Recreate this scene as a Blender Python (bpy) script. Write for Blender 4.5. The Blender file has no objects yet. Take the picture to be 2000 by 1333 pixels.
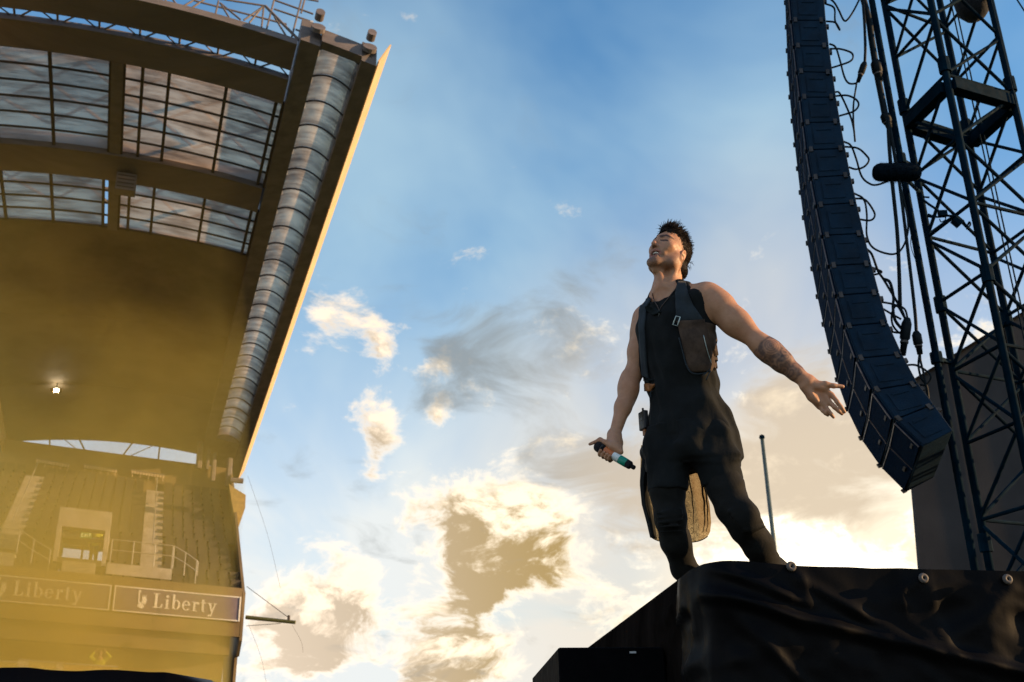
import bpy, bmesh, math, random
import numpy as np
from mathutils import Vector, Matrix, noise as mnoise
from mathutils.bvhtree import BVHTree

random.seed(7)
rng = np.random.default_rng(7)
sc = bpy.context.scene
COL = sc.collection

# ------------------------------------------------------------------ camera
PITCH, ROLL, FPX = math.radians(20.7), math.radians(-1.2), 1944.0      # 35 mm lens on a full frame
CAM = np.array([0.0, 0.0, 1.55])
FW = np.array([0, math.cos(PITCH), math.sin(PITCH)])
_u0 = np.array([0, -math.sin(PITCH), math.cos(PITCH)])
RT = math.cos(ROLL) * np.array([1.0, 0, 0]) + math.sin(ROLL) * _u0
UP = -math.sin(ROLL) * np.array([1.0, 0, 0]) + math.cos(ROLL) * _u0
cd = bpy.data.cameras.new('camera')
cam = bpy.data.objects.new('camera', cd)
COL.objects.link(cam)
cam.matrix_world = Matrix(((RT[0], UP[0], -FW[0], CAM[0]), (RT[1], UP[1], -FW[1], CAM[1]),
                           (RT[2], UP[2], -FW[2], CAM[2]), (0, 0, 0, 1)))
cd.sensor_width = 36
cd.lens = FPX * 36 / 2000
cd.clip_start, cd.clip_end = 0.05, 3000
cd.dof.use_dof = True
cd.dof.focus_distance = 4.75
cd.dof.aperture_fstop = 5.0
sc.camera = cam
sc.render.resolution_x, sc.render.resolution_y = 1024, 682


def ray(px, py):                       # direction of a point of the 2000 x 1333 photograph
    d = FW + RT * (px - 1000) / FPX + UP * (666.5 - py) / FPX
    return d / np.linalg.norm(d)


def at_y(px, py, Y):
    d = ray(px, py)
    return CAM + d * (Y - CAM[1]) / d[1]


def at_z(px, py, Z):
    d = ray(px, py)
    return CAM + d * (Z - CAM[2]) / d[2]


def at_plane(px, py, P0, n):
    d = ray(px, py)
    return CAM + d * (((P0 - CAM) @ n) / (d @ n))


# ------------------------------------------------------------------ light
SUN_AZ, SUN_EL = math.radians(92), math.radians(11)
SUN = np.array([math.sin(SUN_AZ) * math.cos(SUN_EL), math.cos(SUN_AZ) * math.cos(SUN_EL), math.sin(SUN_EL)])
sl = bpy.data.lights.new('sun', 'SUN')
sl.energy = 5.0
sl.angle = math.radians(0.6)
sl.color = (1.0, 0.63, 0.30)
so = bpy.data.objects.new('sun', sl)
COL.objects.link(so)
so.rotation_euler = Vector(SUN).to_track_quat('Z', 'Y').to_euler()
so.location = (6, 20, 30)

sc.view_settings.view_transform = 'Standard'
sc.view_settings.look = 'None'
sc.view_settings.exposure = 0.5
sc.view_settings.gamma = 1.0
sc.view_settings.use_curve_mapping = False
sc.cycles.volume_step_rate = 1.0
sc.cycles.volume_max_steps = 256
sc.cycles.volume_bounces = 1
sc.cycles.max_bounces = 8
sc.cycles.transparent_max_bounces = 24
sc.cycles.use_denoising = True
sc.cycles.sample_clamp_indirect = 6.0


class NT:
    """small node-tree writer"""

    def __init__(s, tree):
        s.t = tree
        tree.nodes.clear()

    def n(s, kind, **kw):
        o = s.t.nodes.new(kind)
        for k, v in kw.items():
            setattr(o, k, v)
        return o

    def put(s, sock, v):
        if v is None:
            return
        if isinstance(v, bpy.types.NodeSocket):
            s.t.links.new(v, sock)
        else:
            sock.default_value = v

    def m(s, op, a, b=None, c=None, clamp=False):
        o = s.n('ShaderNodeMath', operation=op, use_clamp=clamp)
        for i, v in enumerate((a, b, c)):
            s.put(o.inputs[i], v)
        return o.outputs[0]

    def v(s, op, a, b=None, scale=None):
        o = s.n('ShaderNodeVectorMath', operation=op)
        s.put(o.inputs[0], a)
        s.put(o.inputs[1], b)
        if scale is not None:
            s.put(o.inputs['Scale'], scale)
        return o.outputs[1] if op in ('DISTANCE', 'LENGTH', 'DOT_PRODUCT') else o.outputs[0]

    def ramp(s, x, lo, hi, a=0.0, b=1.0, smooth=True):
        o = s.n('ShaderNodeMapRange', interpolation_type='SMOOTHSTEP' if smooth else 'LINEAR')
        for i, q in enumerate((x, lo, hi, a, b)):
            s.put(o.inputs[i], q)
        return o.outputs[0]

    def noise(s, vec, scale, detail=5.0, rough=0.55, dist=0.0, out=0):
        o = s.n('ShaderNodeTexNoise')
        s.put(o.inputs['Vector'], vec)
        for k, q in (('Scale', scale), ('Detail', detail), ('Roughness', rough), ('Distortion', dist)):
            s.put(o.inputs[k], q)
        return o.outputs[out]

    def mix(s, f, a, b, mode='MIX'):
        o = s.n('ShaderNodeMix', data_type='RGBA', blend_type=mode)
        s.put(o.inputs[0], f)
        s.put(o.inputs[6], a if isinstance(a, bpy.types.NodeSocket) else (*a, 1.0))
        s.put(o.inputs[7], b if isinstance(b, bpy.types.NodeSocket) else (*b, 1.0))
        return o.outputs[2]


# ------------------------------------------------------------------ sky: Nishita with broken evening cloud
SKY_STRENGTH = 0.1
world = bpy.data.worlds.new('World')
sc.world = world
world.use_nodes = True
w = NT(world.node_tree)
sky = w.n('ShaderNodeTexSky', sky_type='NISHITA')
sky.sun_disc = False
sky.sun_elevation = SUN_EL
sky.sun_rotation = SUN_AZ
sky.altitude = 0
sky.air_density, sky.dust_density, sky.ozone_density = 1.0, 0.1, 4.0
tc = w.n('ShaderNodeTexCoord').outputs['Generated']
sep = w.n('ShaderNodeSeparateXYZ')
w.put(sep.inputs[0], tc)
zc = w.m('ADD', w.m('MAXIMUM', sep.outputs[2], 0.0), 0.30)
comb = w.n('ShaderNodeCombineXYZ')
w.put(comb.inputs[0], w.m('DIVIDE', sep.outputs[0], zc))
w.put(comb.inputs[1], w.m('DIVIDE', sep.outputs[1], zc))
P = comb.outputs[0]
BANK = ray(1640, 1075)                                          # the brightest bank of cloud, low over the stage
sund = w.v('DOT_PRODUCT', tc, tuple(BANK))
anti = w.ramp(w.v('DOT_PRODUCT', tc, tuple(SUN)), .15, -.7)       # unseen cloud opposite the sun, brightened as added fill


def field(blobs, vec):
    tot = None
    for (px, py, r, amp) in blobs:
        d = w.v('DISTANCE', vec, tuple(ray(px, py)))
        q = w.ramp(d, 0.0, 1.20 * r / FPX, amp, 0.0)
        tot = q if tot is None else w.m('ADD', tot, q)
    return tot


# where the cloud stands in the sky: (point of the photograph, reach, amount), turned into fixed world directions
CUMULUS = [(690, 605, 112, .60), (625, 640, 80, .46), (750, 682, 60, .38), (855, 697, 56, .62), (858, 806, 52, .58),
           (738, 835, 66, .60), (730, 920, 44, .54), (785, 992, 60, .58),
           (990, 1010, 170, .74), (905, 1060, 135, .64), (1050, 1085, 165, .72), (950, 1140, 100, .48),
           (1465, 800, 80, .40), (1445, 605, 55, .34), (1592, 590, 66, .40), (1545, 800, 55, .30),
           (600, 1205, 140, .72), (700, 1200, 110, .56), (530, 1190, 100, .40), (620, 1325, 120, .52), (500, 1300, 110, .40),
           (870, 1260, 110, .68), (820, 1325, 120, .62), (950, 1300, 100, .62), (700, 1125, 70, .46), (800, 1105, 60, .40),
           (1230, 1130, 170, .44), (1650, 1060, 230, .62), (1460, 1060, 200, .44), (1190, 1250, 120, .34)]
WISPS = [(900, 715, 150, .40), (990, 645, 150, .36), (1090, 575, 100, .34), (1150, 670, 110, .36), (850, 775, 110, .36),
         (1070, 740, 110, .26), (722, 950, 60, .44), (1120, 930, 130, .36), (1330, 930, 220, .40), (1560, 840, 240, .58),
         (1480, 940, 220, .52), (1250, 1000, 160, .40), (710, 690, 90, .24), (1250, 850, 120, .26), (860, 430, 80, .16), (1700, 900, 160, .5)]
warp = w.noise(P, 2.1, 3.0, .5, 0.0, out=1)
wv = w.v('SUBTRACT', warp, (.5, .5, .5))
Pw = w.v('ADD', P, w.v('SCALE', wv, scale=.16))
Pc = w.v('ADD', w.v('MULTIPLY', tc, (1, 1, 1.5)), w.v('SCALE', wv, scale=.10))
Tw = w.v('ADD', tc, w.v('SCALE', wv, scale=.05))
n1 = w.noise(Pc, 11.0, 12.0, .66, .25)
n1s = w.noise(w.v('ADD', Pc, (.006, 0, .030)), 11.0, 9.0, .66, .25)
n2 = w.noise(Pw, 4.6, 9.0, .60, .7)
front = w.ramp(sep.outputs[1], .35, .75)                       # thicker unseen cover outside the view, added for fill light
gen = w.m('SUBTRACT', w.m('MULTIPLY', w.m('SUBTRACT', 1.0, front), .34), w.m('ADD', .45, w.m('MULTIPLY', front, w.ramp(sep.outputs[2], .33, .55, 0, .22))))
d1 = w.m('ADD', w.m('ADD', w.m('MULTIPLY', w.m('SUBTRACT', n1, .5), 3.4), field(CUMULUS, Tw)), gen)
d1s = w.m('ADD', w.m('ADD', w.m('MULTIPLY', w.m('SUBTRACT', n1s, .5), 3.4), field(CUMULUS, w.v('ADD', Tw, (.006, 0, .022)))), gen)
d2 = w.m('ADD', w.m('MULTIPLY', w.m('SUBTRACT', n2, .5), 2.6), w.m('SUBTRACT', field(WISPS, Tw), .27))
cum = w.ramp(d1, -.14, .48)
thick = w.ramp(d1, .06, .50)
wis = w.m('MULTIPLY', w.ramp(d2, -.12, .62), .78)
lit = w.ramp(w.m('SUBTRACT', d1, d1s), .02, .60)              # thins out upwards: a lit top
near = w.ramp(sund, .86, .995)                                   # 0 far from the bright bank ... 1 inside it
vnear = w.ramp(sund, .978, .999)
near2 = w.ramp(sund, .86, .985)
K = .74 / SKY_STRENGTH


def k3(r, g, b):
    return (r * K, g * K, b * K)


base = w.mix(1.0, sky.outputs[0], (.20, 1.45, 1.85), 'MULTIPLY')
# moist evening air: paler towards the horizon, uneven streaks higher up
pale = w.mix(w.ramp(sund, .90, .992), w.mix(w.ramp(sep.outputs[2], .46, .14), k3(.48, .67, .77), k3(.84, .87, .86)), k3(.86, .78, .66))
hz = w.ramp(sep.outputs[2], .72, .14, 0.0, .95, False)
hz = w.m('POWER', hz, 1.12)
veil = w.noise(w.v('MULTIPLY', P, (1.0, .55, 1.0)), 1.7, 5.0, .55, .5)
STREAK = [(640, 60, 380, .30), (600, 320, 300, .30), (900, 260, 300, .22), (1520, 140, 340, .30), (1480, 480, 300, .14)]      # thin drifting haze
hz = w.m('ADD', hz, field(STREAK, Tw))
hz = w.m('ADD', hz, w.ramp(veil, .36, .70, -.10, .30), clamp=True)
col = w.mix(hz, base, pale)
col = w.mix(w.m('MULTIPLY', vnear, .62), col, k3(1.35, 1.12, .78))
bright = w.mix(near, k3(.98, .82, .63), k3(1.5, 1.30, .98))
dark = w.mix(near2, k3(.47, .38, .28), k3(.44, .29, .09))
dark = w.mix(vnear, dark, k3(1.5, 1.3, .9))
bright = w.mix(anti, bright, k3(2.2, 1.75, 1.3))  # overbright cloud out of view, raised to fill the singer's shaded side
thick = w.m('MULTIPLY', thick, w.m('SUBTRACT', 1.0, w.m('MULTIPLY', anti, .7)))
core = w.m('MULTIPLY', thick, w.m('SUBTRACT', 1.0, w.m('MULTIPLY', lit, .88)))
cc = w.mix(core, bright, dark)
cc = w.mix(w.m('MULTIPLY', vnear, .85), cc, k3(2.4, 2.1, 1.6))
col = w.mix(cum, col, cc)
near3 = w.ramp(sund, .93, .99)
shade_w = w.mix(near3, k3(.27, .29, .29), k3(.66, .53, .38))
col = w.mix(wis, col, shade_w)
bg = w.n('ShaderNodeBackground')
w.put(bg.inputs[0], col)
bg.inputs[1].default_value = SKY_STRENGTH
wo = w.n('ShaderNodeOutputWorld')
w.put(wo.inputs[0], bg.outputs[0])


# ------------------------------------------------------------------ materials
MATS = {}


def pmat(name, col, rough=.6, metal=0.0, var=.18, scale=6.0, bump=0.0, bscale=60.0, spec=.5, emit=None, es=0.0, stretch=None, wear=None):
    """Principled material: the colour drifts with a noise, optional fine relief and worn patches"""
    if name in MATS:
        return MATS[name]
    mt = bpy.data.materials.new(name)
    mt.use_nodes = True
    t = NT(mt.node_tree)
    o = t.n('ShaderNodeOutputMaterial')
    b = t.n('ShaderNodeBsdfPrincipled')
    t.put(o.inputs[0], b.outputs[0])
    co = t.n('ShaderNodeTexCoord').outputs['Object']
    if stretch:
        co = t.v('MULTIPLY', co, stretch)
    f = t.ramp(t.noise(co, scale, 6.0, .6), .3, .7)
    c = t.mix(f, tuple(x * (1 - var) for x in col), tuple(min(1.0, x * (1 + var)) for x in col))
    if wear:
        c = t.mix(t.ramp(t.noise(co, scale * 3.7, 8.0, .7), .58, .72), c, wear)
    t.put(b.inputs['Base Color'], c)
    t.put(b.inputs['Roughness'], t.ramp(t.noise(co, scale * 2.3, 4.0, .6), .25, .75, max(.05, rough - .1), min(1, rough + .1)))
    b.inputs['Metallic'].default_value = metal
    b.inputs['Specular IOR Level'].default_value = spec
    if bump:
        bn = t.n('ShaderNodeBump')
        bn.inputs['Strength'].default_value = bump
        bn.inputs['Distance'].default_value = .02
        t.put(bn.inputs['Height'], t.noise(co, bscale, 5.0, .6))
        t.put(b.inputs['Normal'], bn.outputs[0])
    if emit:
        b.inputs['Emission Color'].default_value = (*emit, 1)
        b.inputs['Emission Strength'].default_value = es
    MATS[name] = mt
    return mt


# ------------------------------------------------------------------ mesh helpers
def unit(v):
    v = np.asarray(v, float)
    return v / (np.linalg.norm(v) + 1e-12)


def tag(o, label=None, cat=None, group=None, kind=None):
    if label:
        o['label'] = label
    if cat:
        o['category'] = cat
    if group:
        o['group'] = group
    if kind:
        o['kind'] = kind
    return o


def root(name, loc, label, cat, group=None):
    o = bpy.data.objects.new(name, None)
    COL.objects.link(o)
    o.location = Vector(loc)
    o.empty_display_size = .2
    tag(o, label, cat, group)
    return o


def wloc(o):
    p = Vector((0, 0, 0))
    while o is not None:
        p += o.location
        o = o.parent
    return np.array(p)


class MB:
    def __init__(s):
        s.V, s.F = [], []

    def add(s, vs, fs):
        n = len(s.V)
        s.V += [tuple(float(q) for q in v) for v in vs]
        s.F += [tuple(i + n for i in f) for f in fs]
        return s

    def hexa(s, p):                    # eight corners: bottom 0-3 round, top 4-7 round
        return s.add(p, [(3, 2, 1, 0), (4, 5, 6, 7), (0, 1, 5, 4), (1, 2, 6, 5), (2, 3, 7, 6), (3, 0, 4, 7)])

    def box(s, c, ax, ay, az):         # centre and three half-axis vectors
        c, ax, ay, az = (np.asarray(q, float) for q in (c, ax, ay, az))
        return s.hexa([c - ax - ay - az, c + ax - ay - az, c + ax + ay - az, c - ax + ay - az,
                       c - ax - ay + az, c + ax - ay + az, c + ax + ay + az, c - ax + ay + az])

    def beam(s, a, b, wdt, hgt, up=(0, 0, 1)):
        a, b = np.asarray(a, float), np.asarray(b, float)
        d = unit(b - a)
        sd = unit(np.cross(d, up))
        u2 = np.cross(sd, d)
        return s.box((a + b) / 2, (b - a) / 2, sd * wdt / 2, u2 * hgt / 2)

    def tube(s, pts, r, n=8, cap=True):
        pts = [np.asarray(p, float) for p in pts]
        rs = r if isinstance(r, (list, tuple, np.ndarray)) else [r] * len(pts)
        t0 = unit(pts[1] - pts[0])
        a = unit(np.cross(t0, (0, 0, 1) if abs(t0[2]) < .9 else (1, 0, 0)))
        vs, fs = [], []
        for i, p in enumerate(pts):
            t = unit(pts[min(i + 1, len(pts) - 1)] - pts[max(i - 1, 0)])
            a = unit(a - t * (a @ t))
            b = np.cross(t, a)
            for k in range(n):
                g = 2 * math.pi * k / n
                vs.append(p + (a * math.cos(g) + b * math.sin(g)) * rs[i])
        for i in range(len(pts) - 1):
            for k in range(n):
                k2 = (k + 1) % n
                fs.append((i * n + k, i * n + k2, (i + 1) * n + k2, (i + 1) * n + k))
        if cap:
            fs.append(tuple(reversed(range(n))))
            fs.append(tuple(range((len(pts) - 1) * n, len(pts) * n)))
        return s.add(vs, fs)

    def prism(s, poly, off):           # planar polygon pushed along off
        poly = [np.asarray(p, float) for p in poly]
        off = np.asarray(off, float)
        n = len(poly)
        return s.add(poly + [p + off for p in poly],
                     [tuple(reversed(range(n))), tuple(range(n, 2 * n))] + [(i, (i + 1) % n, n + (i + 1) % n, n + i) for i in range(n)])

    def sheet(s, grid, thick=None):    # grid[i][j] of points; thick: vector per point or one vector
        R, Cn = len(grid), len(grid[0])
        vs = [p for row in grid for p in row]
        fs = [(i * Cn + j, i * Cn + j + 1, (i + 1) * Cn + j + 1, (i + 1) * Cn + j) for i in range(R - 1) for j in range(Cn - 1)]
        if thick is None:
            return s.add(vs, fs)
        N = R * Cn
        t = thick if isinstance(thick, list) else [thick] * N
        vs2 = [np.asarray(p, float) + np.asarray(q, float) for p, q in zip(vs, t)]
        fs2 = [tuple(i + N for i in reversed(f)) for f in fs]
        rim = [i for i in range(Cn)] + [i * Cn + Cn - 1 for i in range(1, R)] + [(R - 1) * Cn + j for j in range(Cn - 2, -1, -1)] + [i * Cn for i in range(R - 2, 0, -1)]
        fs3 = [(rim[(k + 1) % len(rim)], rim[k], rim[k] + N, rim[(k + 1) % len(rim)] + N) for k in range(len(rim))]
        return s.add(vs + vs2, fs + fs2 + fs3)

    def build(s, name, mat, parent=None, smooth=False, label=None, bevel=0.0):
        V = np.array(s.V)
        if parent is None:
            org = np.array([(V[:, 0].min() + V[:, 0].max()) / 2, (V[:, 1].min() + V[:, 1].max()) / 2, V[:, 2].min()])
        else:
            org = wloc(parent)
        me = bpy.data.meshes.new(name)
        me.from_pydata([tuple(v) for v in V - org], [], s.F)
        me.materials.append(mat)
        bm = bmesh.new()
        bm.from_mesh(me)
        bmesh.ops.recalc_face_normals(bm, faces=bm.faces)
        bm.to_mesh(me)
        bm.free()
        if smooth:
            for p in me.polygons:
                p.use_smooth = True
        o = bpy.data.objects.new(name, me)
        COL.objects.link(o)
        if parent is None:
            o.location = Vector(org)
        else:
            o.parent = parent
        if bevel:
            md = o.modifiers.new('bevel', 'BEVEL')
            md.width = bevel
            md.segments = 2
            md.limit_method = 'ANGLE'
        if label:
            o['label'] = label
        return o


def spline(pts, n=8):                  # Catmull-Rom through the points
    P_ = [np.asarray(p, float) for p in pts]
    P_ = [2 * P_[0] - P_[1]] + P_ + [2 * P_[-1] - P_[-2]]
    out = []
    for i in range(1, len(P_) - 2):
        for k in range(n):
            t = k / n
            a, b, c, d = P_[i - 1:i + 3]
            out.append(.5 * ((2 * b) + (c - a) * t + (2 * a - 5 * b + 4 * c - d) * t * t + (3 * b - a - 3 * c + d) * t ** 3))
    out.append(P_[-2])
    return out


# ------------------------------------------------------------------ ground
M_grass = pmat('pitch_grass', (.035, .06, .02), .9, var=.3, scale=2.0, bump=.4)
MB().add([(-1500, -1500, 0), (1500, -1500, 0), (1500, 1500, 0), (-1500, 1500, 0)], [(0, 1, 2, 3)]).build('ground', M_grass)
bpy.data.objects['ground']['kind'] = 'structure'
# ------------------------------------------------------------------ stadium: a barrel roof over a raked end stand
RV = unit([.354, -.924, .1455])                     # along the roof, out from the stand, rising
VH = unit([RV[0], RV[1], 0])
RU = np.array([-VH[1], VH[0], 0])                   # across the stand, to its free end
A0 = at_y(465, 940, 57)
ZZ = np.array([0, 0, 1.0])


def arch(u):
    return 1.83 - .0165 * (u + 7.3) ** 2


def RP(u, v, dz=0.0):
    return A0 + RV * v + RU * u + ZZ * (arch(u) + dz)


def SP(u, w_, z):                                   # stand coordinates: across, out, height above the pitch
    p = A0 + RU * u + VH * w_
    return np.array([p[0], p[1], z])


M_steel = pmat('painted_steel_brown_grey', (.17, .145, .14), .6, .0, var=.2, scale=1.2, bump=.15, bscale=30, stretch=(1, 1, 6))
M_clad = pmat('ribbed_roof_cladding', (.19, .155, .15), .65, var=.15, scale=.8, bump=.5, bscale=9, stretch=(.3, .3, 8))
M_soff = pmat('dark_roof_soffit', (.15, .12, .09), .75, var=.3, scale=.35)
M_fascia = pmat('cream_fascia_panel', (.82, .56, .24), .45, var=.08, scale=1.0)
M_bar = pmat('dark_glazing_bar', (.06, .05, .045), .6, var=.2)


def pane_mat():
    mt = bpy.data.materials.new('streaked_polycarbonate')
    mt.use_nodes = True
    t = NT(mt.node_tree)
    o = t.n('ShaderNodeOutputMaterial')
    co = t.n('ShaderNodeTexCoord').outputs['Object']
    rt_ = t.n('ShaderNodeVectorRotate', rotation_type='Z_AXIS')
    t.put(rt_.inputs['Vector'], co)
    rt_.inputs['Angle'].default_value = -math.atan2(RU[1], RU[0])
    al = rt_.outputs[0]
    a = t.noise(t.v('MULTIPLY', al, (.9, 7.0, 1.0)), 1.0, 8.0, .68, .5)
    b = t.noise(t.v('MULTIPLY', al, (1.0, 2.0, 1.0)), .55, 4.0, .55, .3)
    dirt = t.m('ADD', t.m('MULTIPLY', a, .55), t.m('MULTIPLY', b, .45))
    cl = t.ramp(dirt, .34, .62)
    tr = t.n('ShaderNodeBsdfTranslucent')
    t.put(tr.inputs[0], t.mix(cl, (.48, .43, .38), (.90, .84, .76)))
    tp = t.n('ShaderNodeBsdfTransparent')
    t.put(tp.inputs[0], t.mix(cl, (.50, .43, .35), (.93, .80, .64)))
    gl = t.n('ShaderNodeBsdfGlossy')
    gl.inputs['Roughness'].default_value = .35
    gl.inputs[0].default_value = (.5, .5, .5, 1)
    m1 = t.n('ShaderNodeMixShader')
    t.put(m1.inputs[0], t.ramp(dirt, .35, .65, .42, .64))
    t.put(m1.inputs[1], tr.outputs[0])
    t.put(m1.inputs[2], tp.outputs[0])
    m2 = t.n('ShaderNodeMixShader')
    m2.inputs[0].default_value = .05
    t.put(m2.inputs[1], m1.outputs[0])
    t.put(m2.inputs[2], gl.outputs[0])
    t.put(o.inputs[0], m2.outputs[0])
    return mt


M_pane = pane_mat()
roof = root('stadium_roof', SP(-7, 17, 14.0), 'long barrel vaulted stadium roof with glazed bays and a sunlit yellow edge', 'roof')


def arch_strip(u0, u1, v0, v1, dz0, dz1, n=14):     # arched slab between two heights
    mb = MB()
    us = np.linspace(u0, u1, n + 1)
    for a, b in zip(us[:-1], us[1:]):
        mb.hexa([RP(a, v0, dz0), RP(b, v0, dz0), RP(b, v1, dz0), RP(a, v1, dz0),
                 RP(a, v0, dz1), RP(b, v0, dz1), RP(b, v1, dz1), RP(a, v1, dz1)])
    # one clean slab: drop the inner faces by welding
    return mb


def weld(o, d=.0005):
    bm = bmesh.new()
    bm.from_mesh(o.data)
    bmesh.ops.remove_doubles(bm, verts=bm.verts, dist=d)
    seen = {}
    kill = []
    for f in bm.faces:
        k = tuple(sorted(v.index for v in f.verts))
        if k in seen:
            kill += [f, seen[k]]
        seen[k] = f
    bmesh.ops.delete(bm, geom=list(set(kill)), context='FACES')
    bmesh.ops.recalc_face_normals(bm, faces=bm.faces)
    bm.to_mesh(o.data)
    bm.free()
    return o


UL, UR = -12.7, -2.30
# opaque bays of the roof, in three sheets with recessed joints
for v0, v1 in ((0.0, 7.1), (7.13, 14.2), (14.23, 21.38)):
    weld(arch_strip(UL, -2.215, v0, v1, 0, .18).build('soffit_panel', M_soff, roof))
for v0, v1, dn in ((24.6, 26.1, -.12), (30.75, 31.9, -.10), (32.35, 33.5, -.10)):
    weld(arch_strip(UL, UR + .02, v0, v1, dn, .10 if v0 > 30 else .5).build('cross_beam', M_clad, roof))
    weld(arch_strip(UL, UR + .02, v1 + .003, v1 + .07, dn - .04, .06).build('beam_lip', M_steel, roof))
# heavy rib between the bays, edge beams, gutter beam
for u0, u1, v0, v1, d0, d1 in ((-7.58, -7.22, 21.39, 24.59, -.10, .5), (-7.58, -7.22, 26.11, 30.74, -.10, .5),
                               (-2.22, -1.62, -1.0, 33.9, -.22, .55), (-.36, .10, -2.0, 34.0, -.24, .45)):
    weld(arch_strip(u0, u1, v0, v1, d0, d1, 3).build('edge_beam', M_steel, roof))
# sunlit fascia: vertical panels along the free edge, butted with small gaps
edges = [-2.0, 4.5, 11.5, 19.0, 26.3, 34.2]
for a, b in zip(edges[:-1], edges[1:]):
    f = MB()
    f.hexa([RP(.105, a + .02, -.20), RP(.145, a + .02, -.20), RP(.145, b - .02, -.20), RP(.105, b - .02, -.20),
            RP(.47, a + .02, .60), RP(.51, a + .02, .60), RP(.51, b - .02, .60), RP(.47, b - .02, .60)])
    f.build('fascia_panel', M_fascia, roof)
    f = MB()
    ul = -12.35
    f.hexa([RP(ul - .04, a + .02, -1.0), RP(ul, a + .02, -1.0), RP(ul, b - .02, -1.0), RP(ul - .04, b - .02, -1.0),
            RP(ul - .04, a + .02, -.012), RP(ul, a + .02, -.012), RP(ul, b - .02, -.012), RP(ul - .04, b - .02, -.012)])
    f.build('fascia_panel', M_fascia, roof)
# glazed bays
def glaze(v0, v1, rows, cols, skip=()):
    vs = np.linspace(v0, v1, rows + 1)
    for i in range(rows):
        for a, b in cols:
            g = [[RP(u, v, .05) for u in np.linspace(a + .012, b - .012, 5)] for v in (vs[i] + .006, vs[i + 1] - .006)]
            MB().sheet(g, RV * 0 + ZZ * .012).build('glass_pane', M_pane, roof, smooth=False)
    for i in range(rows + 1):
        mb = MB()
        us = np.linspace(UL, -2.24, 12)
        mb.tube([RP(u, vs[i], .012) for u in us], .040, 6)
        mb.build('glazing_bar', M_bar, roof)
    for a in sorted({x for c in cols for x in c}):
        MB().beam(RP(a, v0, -.01), RP(a, v1, -.01), .10, .12).build('mullion', M_bar, roof)


glaze(26.12, 30.73, 6, [(-12.6, -11.05), (-11.05, -9.35), (-9.35, -7.6), (-7.2, -6.65), (-6.65, -5.85), (-5.85, -4.08), (-4.08, -2.48), (-2.48, -2.25)])
glaze(21.42, 24.58, 4, [(-12.6, -11.1), (-11.1, -9.5), (-9.5, -7.75), (-7.2, -6.85), (-6.85, -6.0), (-6.0, -4.2), (-4.2, -2.48), (-2.48, -2.25)])
# bracing above the glass
for v0, v1 in ((21.6, 24.4), (26.2, 28.4), (28.4, 30.6)):
    for a, b in ((-12.3, -9.6), (-9.6, -7.4), (-7.2, -4.8), (-4.8, -2.4)):
        for p, q in (((a, v0), (b, v1)), ((a, v1), (b, v0))):
            MB().tube([RP(*p, .75), RP(*q, .75)], .055, 6).build('roof_brace', M_steel, roof)
for v in (22.5, 27.2, 29.4):
    MB().tube([RP(u, v, .95) for u in np.linspace(-12.3, -2.4, 10)], .06, 6).build('roof_brace', M_steel, roof)
# lattice in the slot between the two front beams
for a in np.arange(-12.4, -2.6, 1.15):
    MB().tube([RP(a, 31.95, .02), RP(a + .45, 32.34, .06)], .030, 6).build('lattice_strut', M_steel, roof)
    MB().tube([RP(a + .9, 31.95, .02), RP(a + .45, 32.34, .06)], .024, 6).build('lattice_strut', M_steel, roof)
    MB().tube([RP(a + 1.0, 31.93, .04), RP(a + 1.0, 32.34, .04)], .036, 6).build('lattice_strut', M_steel, roof)
# barrel rooflight between the edge beams: panels and ribs
k = 3.2
rib_v = []
while k < 33.7:
    rib_v.append(k)
    k += 1.215


def RL(t, v, dz=0.0):
    u = -1.61 + t * 1.25
    return RP(u, v, -.02 + .24 * (1 - (2 * t - 1) ** 2) + dz)


for a, b in zip(rib_v[:-1], rib_v[1:]):
    g = [[RL(t, v) for t in np.linspace(0, 1, 9)] for v in (a + .03, (a + b) / 2, b - .03)]
    MB().sheet(g, ZZ * .012).build('rooflight_panel', M_pane, roof, smooth=True)
for v in rib_v:
    MB().tube([RL(t, v, -.02) for t in np.linspace(0, 1, 9)], .035, 5).build('rooflight_rib', M_bar, roof)
weld(arch_strip(-1.6, -.37, -1.0, 3.1, -.1, .5, 4).build('edge_beam', M_steel, roof))
weld(arch_strip(-1.6, -.37, 33.72, 34.05, -.14, .30, 4).build('edge_beam', M_steel, roof))
# round end caps on the beam noses
for u in (-1.75, -.15):
    c = RP(u, 34.05, .18)
    MB().tube([c, c + RV * .12 + ZZ * .05], .22, 14).build('end_cap', M_steel, roof)
    MB().tube([c + RV * .122 + ZZ * .32, c + RV * .40 + ZZ * .34], .14, 14).build('end_cap', M_steel, roof)
# maintenance lattice standing on the front beam
pl0 = RP(-2.2, 33.45, 0)
TP = lambda x, y: at_plane(x, y, pl0, VH)
rails = [((250, -30), (518, 12)), ((518, 12), (584, 79)), ((537, 1), (612, 28)), ((535, 18), (606, 42)), ((577, 58), (600, 66)), ((380, 2), (560, 48)),
         ((590, -6), (570, 72)), ((537, -6), (521, 56)), ((427, 2), (421, 27)), ((432, 8), (470, 39)), ((430, 6), (447, 34)),
         ((513, 14), (476, 40)), ((511, 16), (487, 45)), ((515, 14), (511, 53)), ((536, 34), (559, 71)), ((335, -4), (350, 17)),
         ((390, -6), (352, 16)), ((410, -8), (370, 19)), ((327, -20), (322, 10)), ((597, -8), (588, 26)), ((584, -4), (622, 3))]
for a, b in rails:
    MB().tube([TP(*a), TP(*b)], .045 if a == (518, 12) else .030, 6).build('lattice_rail', M_steel, roof)
MB().prism([TP(612, 42), TP(608, 68), TP(598, 66), TP(600, 40)], VH * .02).build('notice_plate', pmat('pale_grey_plate', (.5, .52, .55), .5), roof)
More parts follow.
